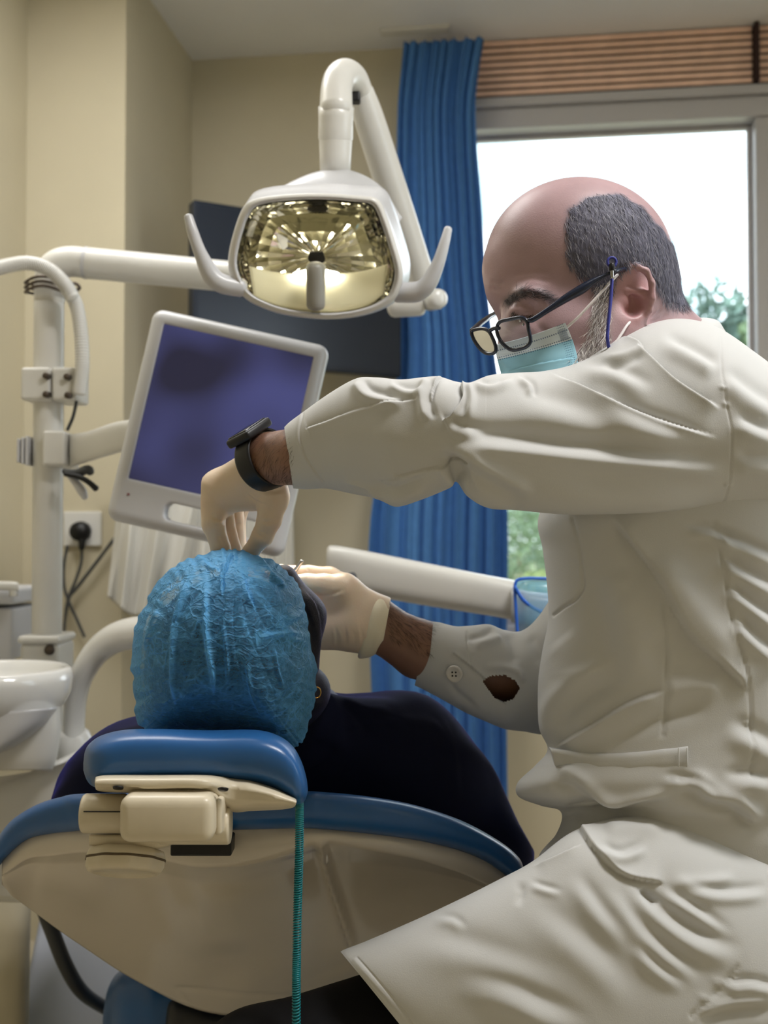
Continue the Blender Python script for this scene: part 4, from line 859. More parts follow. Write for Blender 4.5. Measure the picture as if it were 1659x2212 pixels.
def ring(s, d, n=160):
    o = closed_spline(s, 600); c = o.mean(0); a = np.unwrap(np.arctan2(o[:, 1] - c[1], o[:, 0] - c[0])); 
    if a[-1] < a[0]: o = o[::-1]; a = np.unwrap(np.arctan2(o[:, 1] - c[1], o[:, 0] - c[0]))
    T = np.linspace(-math.pi, math.pi, n, endpoint=False); aa = np.concatenate([a - 2*math.pi, a, a + 2*math.pi]); ox = np.concatenate([o[:, 0]]*3); oy = np.concatenate([o[:, 1]]*3)
    k = np.argsort(aa); x = np.interp(T, aa[k], ox[k]); y = np.interp(T, aa[k], oy[k])
    return np.array([P(u, v, d) for u, v in zip(x, y)])
RS = np.array([ring(s, d) for s, d in ((sA, 1.30), (sB, 1.37), (sC, 1.43), (sD, 1.49), (sE, 1.68), (sF, 2.05))])
RS = catmull(RS.reshape(6, -1), 110).reshape(110, 160, 3)
DV = outward(loft(RS))
DV = strokes(DV, [('r', [(735, 1512), (770, 1545), (800, 1590)], 8, -3.5), ('r', [(745, 1515), (790, 1530), (850, 1535)], 9, 3), ('r', [(720, 1580), (800, 1565), (920, 1560), (965, 1585)], 5, 2.2), ('s', [(960, 1540), (985, 1620), (1000, 1740)], 12, 2), ('r', [(700, 1500), (722, 1560), (735, 1640)], 16, 4), ('r', [(1060, 1720), (1110, 1790), (1140, 1830)], 10, 3)])
obj('dress', DV, mVELVET, pat)
er = [P(684, 1496, HD + 0.075) + np.array([0.0045*math.cos(a), 0.002*math.cos(a), 0.0062*math.sin(a)]) for a in np.linspace(0, 6.283, 26)]
obj('earring', tube(er, 0.0008, n=8, caps=False), M('gold', (215, 165, 85), 0.25, metal=1.0), pat, label='small gold hoop earring')
# ================================================================ dentist: body
den = thing('person', 'bald bearded man in a white coat, face mask and glasses leaning over the patient', 'person', (P(1450, 1106, 1.2)[0], P(1450, 1106, 1.2)[1], 0.0))
mSKIN = M('skin', (200, 150, 128), 0.45, 0.45, attr=True, bump=(700, 0.25, 0.0006), sss=0.06, var=(35, 0.07))
mHAIR = M('short_hair', (110, 108, 112), 0.6, 0.35, attr=True)
mCOAT = M('white_coat', (200, 200, 199), 0.8, 0.25, bump=(900, 0.22, 0.0006), sheen=(0.08, 0.5, (255, 255, 255)))
mGLOVE = M('latex_glove', (232, 210, 186), 0.42, 0.45, sss=0.12, bump=(500, 0.2, 0.0006), var=(22, 0.05))
mTROU = M('black_trousers', (20, 20, 23), 0.8, 0.2, bump=(900, 0.3, 0.0006))
mWATCH = M('black_strap', (26, 27, 31), 0.45, 0.4); mFRAME = M('spectacle_frame', (24, 32, 52), 0.22, 0.5)
def left_hand(F, o):
    q = lambda x, y, d: P(x, y, d + 0.105)     # the hand hangs over the patient's face, beyond the crown
    w = lambda r: r*S(1.225) - o
    F.cone(q(560, 1012, 1.10), q(480, 1062, 1.125), w(46), w(48), k=0.008)
    F.cone(q(575, 1022, 1.10), q(590, 1072, 1.10), w(38), w(36), k=0.012)
    F.cone(q(480, 1062, 1.125), q(470, 1082, 1.125), w(48), w(39), k=0.008)
    F.cone(q(505, 1062, 1.12), q(565, 1066, 1.11), w(44), w(38), k=0.006)
    F.chain([q(462, 1092, 1.118), q(461, 1132, 1.112), q(477, 1185, 1.115), (q(490, 1222, 1.125))], [w(31), w(24), w(20.5), w(16)], k=0.005)
    F.chain([q(490, 1105, 1.135), q(494, 1130, 1.135), q(508, 1185, 1.135), q(514, 1220, 1.14)], [w(16), w(13.5), w(13), w(11)], k=0.002, kin=0.003)
    F.chain([q(512, 1098, 1.15), q(515, 1122, 1.15), q(520, 1185, 1.15), q(524, 1222, 1.155)], [w(15), w(12), w(11), w(10)], k=0.002, kin=0.003)
    F.chain([q(530, 1095, 1.165), q(524, 1125, 1.168), q(526, 1180, 1.168), q(530, 1222, 1.17)], [w(11), w(7), w(7), w(8)], k=0.002, kin=0.003)
    F.chain([q(588, 1092, 1.10), q(582, 1122, 1.10), q(567, 1158, 1.105), q(542, 1192, 1.115), q(534, 1206, 1.12)], [w(30), w(25.5), w(22.5), w(17.5), w(13)], k=0.005, kin=0.004)
def right_hand(F, o):
    q = P; w = lambda r: r*S(1.31) - o
    F.cone(q(822, 1352, 1.315), q(770, 1348, 1.31), w(56), w(57), k=0.01)
    F.cone(q(770, 1348, 1.31), q(700, 1352, 1.315), w(57), w(52), k=0.01)
    F.cone(q(800, 1322, 1.31), q(742, 1276, 1.30), w(42), w(32), k=0.016)
    F.cone(q(742, 1276, 1.30), q(700, 1290, 1.31), w(32), w(34), k=0.016)
    F.chain([q(740, 1272, 1.295), q(700, 1263, 1.29), q(664, 1259, 1.285), q(628, 1256, 1.285)], [w(29), w(23), w(19), w(14)], k=0.006, kin=0.004)
    F.chain([q(752, 1268, 1.335), q(712, 1246, 1.345), q(668, 1239, 1.345), q(606, 1236, 1.335), q(572, 1242, 1.325)], [w(26), w(22), w(18), w(16), w(13)], k=0.005, kin=0.004)
    F.chain([q(720, 1316, 1.345), q(660, 1300, 1.355), q(600, 1290, 1.345), q(570, 1284, 1.335)], [w(24), w(18), w(16), w(13)], k=0.004, kin=0.003)
    F.chain([q(705, 1350, 1.345), q(650, 1345, 1.36), q(600, 1335, 1.355), q(575, 1326, 1.345)], [w(24), w(18), w(16), w(13)], k=0.004, kin=0.003)
    F.chain([q(700, 1382, 1.335), q(655, 1386, 1.35), q(615, 1380, 1.35), q(590, 1372, 1.345)], [w(21), w(16), w(14), w(12)], k=0.004, kin=0.003)
H = Field(P(400, 2100, 1.0) + np.array([0, 0.0, 0.12]), P(1760, 370, 1.32) + np.array([-0.06, 0.18, 0.0]), 0.002)
# cranium, brow, face, jaw, neck
H.ell(P(1245, 560, 1.165), (0.0958, 0.086, 0.0835), k=0.01)
H.ell(P(1256, 600, 1.165), (0.0925, 0.082, 0.084), k=0.02)
H.cone(P(1100, 585, 1.15), P(1108, 610, 1.14), 0.0235, 0.023, k=0.02)
H.cone(P(1093, 632, 1.155), P(1150, 640, 1.102), 0.0170, 0.0135, k=0.014)
H.ell(P(1204, 715, 1.15), (0.058, 0.066, 0.075), k=0.02)
H.cone(P(1104, 672, 1.125), P(1102, 742, 1.108), 0.0085, 0.0115, k=0.008)
H.ell(P(1102, 760, 1.112), (0.0115, 0.014, 0.009), k=0.008)
H.ell(P(1185, 716, 1.112), (0.040, 0.030, 0.034), k=0.02)
H.cone(P(1330, 730, 1.112), P(1215, 850, 1.095), 0.034, 0.030, k=0.025)
H.cone(P(1225, 850, 1.095), P(1170, 890, 1.125), 0.030, 0.026, k=0.02)
H.cone(P(1310, 750, 1.225), P(1185, 890, 1.17), 0.034, 0.026, k=0.025)
H.ell(P(1180, 815, 1.12), (0.038, 0.045, 0.045), k=0.02)
H.ell(P(1127, 672, 1.083), (0.020, 0.014, 0.011), k=0.010, cut=True)
H.ell(P(1129, 676, 1.104), (0.0145, 0.0125, 0.0105), k=0.004)
H.cone(P(1360, 650, 1.175), P(1425, 840, 1.20), 0.048, 0.058, k=0.03)
# near ear
H.ell(P(1370, 640, 1.104), (0.0180, 0.014, 0.0300), k=0.004)
ear = [(1338, 622), (1340, 600), (1352, 584), (1374, 576), (1396, 586), (1408, 612), (1409, 645), (1402, 672), (1388, 692)]
ed = [1.097, 1.092, 1.088, 1.085, 1.083, 1.083, 1.084, 1.087, 1.092]
H.chain([P(x, y, d) for (x, y), d in zip(ear, ed)], [0.0034]*9, k=0.003, kin=0.003)
H.cone(P(1372, 690, 1.092), P(1360, 696, 1.093), 0.0092, 0.0085, k=0.006)
H.ell(P(1368, 652, 1.084), (0.0105, 0.0125, 0.0150), k=0.003, cut=True)
H.ell(P(1374, 608, 1.080), (0.0125, 0.0065, 0.0095), k=0.004, cut=True)
H.cone(P(1354, 628, 1.089), P(1392, 634, 1.090), 0.0028, 0.0028, k=0.004)
H.cone(P(1392, 634, 1.089), P(1396, 668, 1.090), 0.003, 0.003, k=0.004)
H.ell(P(1347, 652, 1.093), (0.0055, 0.006, 0.008), k=0.004)
# far ear
H.ell(P(1330, 625, 1.245), (0.017, 0.008, 0.028), k=0.004)
# trunk and arms under the coat
H.cone(P(1440, 860, 1.21), P(1520, 1150, 1.24), 0.085, 0.115, k=0.04)
H.cone(P(1520, 1150, 1.24), P(1490, 1700, 1.24), 0.115, 0.12, k=0.04)
H.cone(P(1560, 900, 1.13), P(1440, 900, 1.34), 0.052, 0.052, k=0.04)
H.chain([P(1560, 905, 1.12), P(975, 950, 1.068), P(650, 985, 1.152), P(580, 992, 1.185), P(556, 1018, 1.205)], [0.050, 0.036, 0.0305, 0.0285, 0.019], k=0.02)
H.chain([P(1430, 980, 1.35), P(1200, 1470, 1.37), P(1010, 1432, 1.34), P(905, 1402, 1.325), P(822, 1356, 1.312)], [0.048, 0.042, 0.038, 0.0355, 0.0285], k=0.02)
left_hand(H, 0.0030); right_hand(H, 0.0026)
BV, BF = H.mesh(1)
BV, BF = strokes((BV, BF), [
    ('r', [(1056, 606), (1075, 612), (1090, 608)], 4, -1.2), ('r', [(1054, 620), (1070, 626), (1084, 622)], 3.5, -1.2), 
    ('r', [(1098, 640), (1135, 626), (1185, 640)], 8, 1.6), ('r', [(1108, 612), (1150, 602), (1200, 612)], 5, -0.7), ('r', [(1100, 596), (1150, 588), (1190, 592)], 5, -0.5),
    ('r', [(1108, 672), (1128, 680), (1150, 678)], 3, -1.0), ('r', [(1110, 664), (1130, 660), (1152, 668)], 3, -0.8), ('r', [(1150, 690), (1175, 715), (1215, 735)], 9, -1.0),
    ('r', [(1400, 690), (1420, 675), (1432, 660)], 4, -1.2), ('r', [(1395, 700), (1420, 690), (1446, 672)], 5, -0.8),
    ('r', [(880, 1330), (905, 1365), (925, 1400)], 6, -1.0), ('r', [(860, 1380), (890, 1400), (920, 1420)], 6, 1.0), ('r', [(560, 945), (575, 990), (590, 1030)], 6, -0.8)])
bq = proj(BV); BN = normals(BV, BF)
skin = np.array(lin((170, 141, 145))[:3]); arm = np.array(lin((138, 102, 84))[:3]); red = np.array(lin((192, 134, 134))[:3]); dark = np.array(lin((66, 56, 62))[:3])
colr = np.tile(skin, (len(BV), 1))
def blend(w, c):
    global colr
    colr = colr*(1 - w[:, None]) + np.asarray(c)*w[:, None]
blend(np.clip((1010 - bq[:, 0])/60, 0, 1)*(bq[:, 1] > 800), arm); blend(((bq[:, 1] > 1300) & (bq[:, 0] < 1200)).astype(float), arm)
eard = np.exp(-(((bq[:, 0] - 1372)/42)**2 + ((bq[:, 1] - 640)/66)**2)**2)*(bq[:, 2] < 1.13); blend(eard*0.55, red)
# head plane of symmetry: mirror far-side points to the near side so that hair covers both
Lax = np.array([0.22, -0.97, 0.05]); Lax /= np.linalg.norm(Lax); Lc = P(1240, 600, 1.165)
def mirror(V): 
    s = (V - Lc) @ Lax; W = V.copy(); far = s < 0; W[far] = V[far] - 2*s[far][:, None]*Lax; return W
mq = proj(mirror(BV)); head = (bq[:, 1] < 830) & (bq[:, 0] > 1000) & (bq[:, 2] < 1.32)
hairp = [(1224, 450), (1262, 428), (1300, 420), (1330, 418), (1362, 430), (1420, 480), (1480, 560), (1490, 668), (1440, 655), (1424, 630), (1414, 600), (1396, 572), (1368, 566), (1338, 580), (1326, 606), (1318, 640), (1296, 640), (1272, 606), (1246, 596), (1230, 572), (1224, 520)]
beardp = [(1296, 606), (1322, 612), (1324, 660), (1318, 720), (1312, 760), (1300, 840), (1200, 860), (1226, 800), (1250, 760), (1270, 720), (1284, 660)]
mxy = mq[:, :2] + np.column_stack([6*noise3(BV, 260, 1), 6*noise3(BV, 240, 2)])
isH = head & inpoly(mxy[:, 0], mxy[:, 1], hairp); isB = head & inpoly(mxy[:, 0], mxy[:, 1], beardp)
earv = ((bq[:, 0] - 1374)/38)**2 + ((bq[:, 1] - 640)/68)**2 < 1
isH &= ~(earv & (bq[:, 2] < 1.103)); isB &= ~(earv & (bq[:, 2] < 1.103))
hcol = np.array(lin((98, 97, 114))[:3]); bcol = np.array(lin((158, 146, 142))[:3])
Fq = np.asarray(BF)
def soften(m, it=4):
    w = m.astype(float)
    for _ in range(it):
        acc = np.zeros(len(w)); cnt = np.zeros(len(w))
        for k in range(4): np.add.at(acc, Fq[:, k], w[Fq[:, (k + 1) % 4]]); np.add.at(cnt, Fq[:, k], 1)
        w = 0.5*w + 0.5*acc/np.maximum(cnt, 1)
    return w
wH, wB = soften(isH, 7), soften(isB, 4)
blend(wH*0.8, hcol); blend(wB*0.6, bcol)
br, _, _ = polydist(bq[:, :2], [(1096, 652), (1128, 632), (1168, 636), (1192, 650)]); blend(np.exp(-(br/11)**2)*0.85*(head & (BN[:, 1] < 0.2)), dark)
obj('body', (BV, BF), mSKIN, den, col=colr)
def patch(mask, off, grow=0.0):
    fm_ = mask[Fq].all(1); f = Fq[fm_]; ids = np.unique(f); mp = np.full(len(BV), -1); mp[ids] = np.arange(len(ids))
    return ids, mp[f]
def strands(ids, n, ln, wd, dirf, cols, seed, lift=0.25):
    r = np.random.default_rng(seed); k = r.choice(ids, n); p = BV[k] + r.normal(size=(n, 3))*0.0007; nn = BN[k]
    t = dirf(p) + r.normal(size=(n, 3))*0.22; t -= nn*(t*nn).sum(1)[:, None]; t /= np.linalg.norm(t, axis=1)[:, None] + 1e-9
    s = np.cross(nn, t); L = ln*r.uniform(0.6, 1.3, n)[:, None]; w_ = wd*r.uniform(0.7, 1.3, n)[:, None]
    mid = p + t*L*0.55 + nn*(lift*L*0.5 + 0.0004); tip = p + t*L + nn*(lift*L*0.55 + 0.0003) + r.normal(size=(n, 3))*0.0008
    V = np.stack([p - s*w_/2, p + s*w_/2, mid + s*w_/2, mid - s*w_/2, tip], 1).reshape(-1, 3); b = np.arange(n)*5
    F = [tuple(x) for x in np.stack([b, b + 1, b + 2, b + 3], 1)] + [tuple(x) for x in np.stack([b + 3, b + 2, b + 4], 1)]
    c = np.repeat(cols[r.integers(0, len(cols), n)]*r.uniform(0.75, 1.25, n)[:, None], 5, 0)
    return V, F, c
down = lambda p: np.tile(np.array([0.35, 0.0, -1.0]), (len(p), 1)); fwd = lambda p: np.tile(np.array([-0.45, 0.0, -1.0]), (len(p), 1))
hids = np.where(isH)[0]; bids = np.where(isB)[0]
greys = np.array([lin(c)[:3] for c in ((78, 78, 94), (102, 100, 116), (124, 122, 134), (90, 88, 104), (68, 68, 84), (152, 150, 160))]); whites = np.array([lin(c)[:3] for c in ((205, 200, 196), (180, 172, 168), (120, 110, 108), (150, 142, 140), (225, 220, 216))])
i1, f1 = patch(wH > 0.80, 0); pv = BV[i1] + BN[i1]*(0.0010*np.clip((wH[i1] - 0.80)*6, 0, 1))[:, None] + BN[i1]*(0.0004*noise3(BV[i1], 900, 9))[:, None]
sv, sf, sc_ = strands(np.where(wH > 0.35)[0], 17000, 0.0085, 0.00036, down, greys, 21)
pc = np.tile(hcol, (len(i1), 1))*(1 + 0.18*noise3(BV[i1], 300, 5))[:, None]
hv, hf = join((pv, f1), (sv, sf)); obj('hair', (hv, hf), mHAIR, den, col=np.vstack([pc, sc_]), kind='stuff')
sv, sf, sc_ = strands(bids, 2600, 0.013, 0.0003, fwd, whites, 22, 0.35); obj('beard', (sv, sf), mHAIR, den, col=sc_, kind='stuff')
fa = np.where((bq[:, 0] > 835) & (bq[:, 0] < 950) & (bq[:, 1] > 1310) & (bq[:, 1] < 1480) & (BN[:, 1] < 0.3) & (BN[:, 2] > -0.2))[0]
fb = np.where((bq[:, 0] > 545) & (bq[:, 0] < 640) & (bq[:, 1] > 930) & (bq[:, 1] < 1040) & (BN[:, 1] < 0.3))[0]
brn = np.array([lin(c)[:3] for c in ((48, 34, 28), (66, 48, 38), (40, 30, 26))])
a1 = strands(fa, 520, 0.010, 0.00022, lambda p: np.tile(np.array([0.6, 0, -0.8]), (len(p), 1)), brn, 23, 0.3); a2 = strands(fb, 420, 0.009, 0.00022, lambda p: np.tile(np.array([-0.5, 0, -0.9]), (len(p), 1)), brn, 24, 0.3)
fe = np.where((br < 9) & head & (BN[:, 1] < 0.2))[0]; a3 = strands(fe, 420, 0.008, 0.0003, lambda p: np.tile(np.array([0.8, 0, -0.15]), (len(p), 1)), np.array([lin(c)[:3] for c in ((52, 46, 52), (80, 74, 80), (110, 104, 108))]), 25, 0.3); obj('eyebrow', a3[:2], mHAIR, den, col=a3[2], kind='stuff')
fl_ = np.where((polydist(bq[:, :2], [(1106, 674), (1128, 682), (1150, 680)])[0] < 2.5) & head & (BN[:, 1] < 0.2))[0]; a4 = strands(fl_, 90, 0.006, 0.0003, lambda p: np.tile(np.array([-0.5, -0.4, -0.7]), (len(p), 1)), brn, 26, 0.5); obj('eyelashes', a4[:2], mHAIR, den, col=a4[2], kind='stuff')
av, af = join(a1[:2], a2[:2]); obj('arm_hair', (av, af), mHAIR, den, col=np.vstack([a1[2], a2[2]]), kind='stuff')

# ---------------------------------------------------------------- gloves
G = Field(P(400, 1250, 1.12) + np.array([0, 0, -0.02]), P(665, 970, 1.32) + np.array([0, 0.03, 0.02]), 0.0017); left_hand(G, 0.0)
G.cone(P(600, 990, 1.176), P(560, 1012, 1.205), 0.0300, 47*S(1.205), k=0.006)
cutn = P(556, 1018, 1.205) - P(600, 988, 1.178); cutn = cutn/np.linalg.norm(cutn)
GV = G.mesh(1)
def trim(VF, o, n):
    V, F = VF; F = np.asarray(F); keep = ((V - o) @ n > 0)[F].all(1); f = F[keep]; ids = np.unique(f); mp = np.full(len(V), -1); mp[ids] = np.arange(len(ids)); return V[ids], mp[f]
GV = strokes(GV, [(k_[0], k_[1], k_[2]*1.25, k_[3]*1.35) for k_ in [('r', [(452, 1110), (468, 1120), (484, 1126), (500, 1118)], 4, -1.4), ('r', [(447, 1128), (462, 1136), (480, 1134)], 3, -0.7), ('r', [(556, 1122), (580, 1127), (606, 1112)], 3, -0.9), ('r', [(566, 1130), (590, 1128), (606, 1118)], 2.5, -0.6), ('r', [(546, 1146), (562, 1158), (574, 1162)], 2.5, -0.8), ('r', [(552, 1142), (568, 1150), (578, 1156)], 2.5, -0.6), ('r', [(486, 1152), (498, 1146), (504, 1142)], 2.5, -0.6), ('r', [(505, 1132), (514, 1133), (520, 1128)], 2.5, -0.6),
    ('s', [(526, 1055), (550, 1078), (580, 1090)], 6, -1.2), ('r', [(540, 1062), (580, 1070), (622, 1064)], 4, 0.8), ('r', [(470, 1148), (482, 1170), (494, 1190)], 4, -0.8)]])
obj('glove', trim(GV, P(578, 997, 1.188), cutn), mGLOVE, den, label='left glove pinching downwards')
G = Field(P(560, 1430, 1.22), P(860, 1200, 1.40) + np.array([0.02, 0.05, 0.02]), 0.0018); right_hand(G, 0.0)
G.cone(P(840, 1352, 1.315), P(800, 1352, 1.315), 55*S(1.315), 56*S(1.315), k=0.01)
GV = G.mesh(1)
gw = [('r', [(x, 1340 + 9*(i % 3)), (x + 6, 1375), (x + 5, 1402)], 2.4, (-0.8 if i % 2 else 0.7), 0.5) for i, x in enumerate((716, 722, 731, 742, 748, 760, 771, 776, 786))]
GV = strokes(GV, [('r', [(662, 1281), (700, 1287), (722, 1282), (748, 1270)], 3.5, -1.6), ('r', [(700, 1288), (726, 1286), (744, 1278)], 5, 0.8), ('r', [(664, 1226), (668, 1236)], 2, -0.6), *gw])
rn = P(700, 1350, 1.31) - P(830, 1352, 1.315); rn[2] += 0.02; rn /= np.linalg.norm(rn)
obj('glove', trim(GV, P(826, 1352, 1.315), rn), mGLOVE, den, label='right glove resting beside the patient\'s face')
cu = [(832, 1292, 806, 1416, 1.315, 0.0345), (829, 1292, 800, 1417, 1.315, 0.0348), (838, 1302, 816, 1410, 1.315, 0.0342)]
CB = sil([(810, 1286, 772, 1418, 1.315, 0.0355), (818, 1284, 778, 1423, 1.315, 0.0378), (832, 1291, 800, 1419, 1.315, 0.0378), (843, 1303, 824, 1406, 1.315, 0.0352)], 18, 60, 0.95, False, False)
obj('glove_cuff', strokes(outward(CB), [('r', [(822, 1350), (812, 1385), (800, 1408)], 4, 0.9), ('s', [(800, 1415), (812, 1380), (828, 1350)], 4, 0.8)]), M('rolled_latex', (238, 228, 202), 0.4, 0.4), den)

# ---------------------------------------------------------------- watch
wc_ = P(573, 993, 1.186); wn_ = P(520, 1040, 1.222) - P(640, 985, 1.160); wn_ /= np.linalg.norm(wn_)
u_ = np.cross(wn_, [0, 0, 1.0]); u_ /= np.linalg.norm(u_); v_ = np.cross(u_, wn_)
th = np.linspace(0, 2*math.pi, 90, endpoint=False); prof = [(0.0300, -0.0115), (0.0318, -0.0120), (0.0326, -0.0092), (0.0326, 0.0092), (0.0318, 0.0120), (0.0300, 0.0115)]
WR = np.array([wc_ + wn_*h + r*(np.cos(th)[:, None]*u_*1.02 + np.sin(th)[:, None]*v_*1.02) for r, h in prof])
wt = obj('watch_strap', outward(loftq(np.concatenate([WR, WR[:1]]))), mWATCH, den)
cdir = P(548, 935, 1.176) - wc_; cdir -= wn_*np.dot(cdir, wn_); cdir /= np.linalg.norm(cdir); ctan = np.cross(wn_, cdir)
obj('watch_case', rbox(wc_ + cdir*0.0335, (0.043, 0.037, 0.010), np.column_stack([ctan, wn_, cdir]), 0.0035), mWATCH, wt)
obj('watch_crystal', rbox(wc_ + cdir*0.0388, (0.035, 0.030, 0.002), np.column_stack([ctan, wn_, cdir]), 0.0008), M('watch_glass', (40, 44, 52), 0.08, 0.6), wt)

# ---------------------------------------------------------------- coat
def cloth(VF, L, amp=0.0012, sc=42, seed=0):
    V, F = outward(VF); N = normals(V, F); V = V + N*(amp*noise3(V, sc, seed))[:, None]; return strokes((V, F), L)
def drop(VF, poly):
    V, F = VF; q = proj(V); N = normals(V, F); ins = inpoly(q[:, 0], q[:, 1], poly) & (N[:, 1] < 0.1); return V, [f for f in F if not any(ins[i] for i in f)]
tor = [(1450, 790, 1640, 800, 1.22, 0.09), (1340, 860, 1740, 860, 1.22, 0.15), (1235, 1000, 1800, 1000, 1.23, 0.165), (1170, 1110, 1810, 1110, 1.235, 0.165), (1178, 1190, 1820, 1190, 1.235, 0.165), (1186, 1270, 1825, 1270, 1.235, 0.165), (1188, 1340, 1830, 1340, 1.235, 0.163), (1176, 1410, 1835, 1410, 1.235, 0.16), (1167, 1480, 1840, 1480, 1.235, 0.158), (1168, 1570, 1845, 1570, 1.235, 0.158), (1186, 1618, 1850, 1618, 1.235, 0.16), (1160, 1652, 1850, 1660, 1.235, 0.162), (1122, 1690, 1855, 1700, 1.235, 0.164), (1124, 1722, 1860, 1740, 1.235, 0.16), (1170, 1742, 1860, 1765, 1.235, 0.155), (1214, 1756, 1860, 1790, 1.235, 0.15), (1205, 1800, 1865, 1840, 1.235, 0.15), (1168, 1850, 1870, 1900, 1.24, 0.15), (1160, 1920, 1870, 1980, 1.24, 0.14)]
TL = [('s', [(1619, 1500), (1561, 1440), (1484, 1368), (1430, 1268), (1369, 1184), (1315, 1116)], 46, 8, 0.12), ('r', [(1400, 1196), (1465, 1265), (1523, 1345), (1600, 1430)], 34, 6), ('f', [(1540, 1150), (1600, 1176), (1700, 1220)], 16, 5, 0.3), ('f', [(1552, 1205), (1610, 1240), (1700, 1290)], 16, 5, 0.3), ('f', [(1566, 1262), (1620, 1304), (1700, 1366)], 16, 5, 0.3), ('f', [(1582, 1330), (1630, 1380), (1700, 1440)], 18, 5, 0.3), ('f', [(1470, 1140), (1540, 1150), (1600, 1190)], 14, 3.5, 0.35),
      ('f', [(1370, 1500), (1338, 1400), (1312, 1290), (1300, 1230)], 40, 5, 0.25), ('r', [(1340, 1280), (1390, 1330), (1420, 1400)], 40, 4),
      ('s', [(1190, 1616), (1273, 1568), (1361, 1516), (1440, 1490)], 26, 6, 0.2), ('r', [(1300, 1610), (1438, 1548), (1540, 1520)], 20, -5, 0.3), ('f', [(1185, 1614), (1205, 1530), (1270, 1474), (1350, 1440)], 30, -6, 0.3), ('r', [(1420, 1500), (1500, 1478), (1570, 1490)], 24, 4),
      ('r', [(1542, 1120), (1561, 1219), (1580, 1338), (1607, 1434), (1622, 1530), (1626, 1690)], 3.2, -2.2, 0.03), ('r', [(1432, 1280), (1440, 1434), (1438, 1542), (1430, 1600)], 4, -2.2, 0.08), ('r', [(1234, 1112), (1250, 1177), (1259, 1255), (1246, 1292), (1220, 1310), (1192, 1332)], 3.2, -2.0, 0.02),
      ('r', [(1565, 1215), (1590, 1225)], 4, 1.5, 0.4), ('r', [(1575, 1275), (1600, 1285)], 4, 1.5, 0.4), ('r', [(1585, 1340), (1612, 1352)], 4, 1.5, 0.4), ('r', [(1602, 1480), (1618, 1486)], 4, 1.5, 0.4), ('r', [(1606, 1560), (1622, 1564)], 4, 1.5, 0.4),
      ('f', [(1270, 1732), (1350, 1740), (1470, 1715)], 18, -6, 0.3), ('f', [(1640, 1790), (1590, 1742), (1530, 1722), (1474, 1668)], 20, 7, 0.2), ('f', [(1190, 1668), (1240, 1690), (1300, 1740), (1380, 1775)], 22, -6, 0.25), ('r', [(1215, 1748), (1262, 1764), (1300, 1800)], 14, -5), ('f', [(1560, 1560), (1640, 1600), (1700, 1640)], 26, 5, 0.35), ('f', [(1560, 1690), (1620, 1680), (1690, 1700)], 22, 5, 0.35), ('f', [(1420, 1680), (1500, 1690), (1560, 1730)], 14, 4, 0.35),
      ('r', [(1200, 1380), (1230, 1420), (1240, 1480)], 36, 3)]
coat = obj('coat', cloth(sil(tor, 460, 480, 0.82), TL, 0.0022, 26, 3), mCOAT, den)
slv = [(616, 924, 634, 1052, 1.156, 0.033), (628, 913, 664, 1054, 1.152, 0.037), (655, 893, 705, 1053, 1.144, 0.041), (715, 850, 765, 1066, 1.128, 0.049), (770, 820, 822, 1078, 1.112, 0.055), (812, 818, 856, 1093, 1.100, 0.058), (868, 822, 905, 1080, 1.086, 0.06), (940, 815, 965, 1056, 1.072, 0.060), (985, 826, 986, 1040, 1.064, 0.058), (1015, 828, 1012, 1072, 1.058, 0.060), (1058, 812, 1056, 1096, 1.062, 0.063), (1112, 806, 1120, 1101, 1.068, 0.066), (1180, 800, 1215, 1111, 1.076, 0.07), (1258, 775, 1320, 1112, 1.086, 0.075), (1330, 734, 1430, 1108, 1.098, 0.085), (1400, 702, 1520, 1101, 1.112, 0.095), (1470, 690, 1600, 1096, 1.126, 0.105), (1545, 706, 1680, 1092, 1.14, 0.115), (1620, 752, 1745, 1090, 1.165, 0.125), (1700, 820, 1800, 1088, 1.185, 0.12), (1765, 930, 1815, 1070, 1.20, 0.09)]
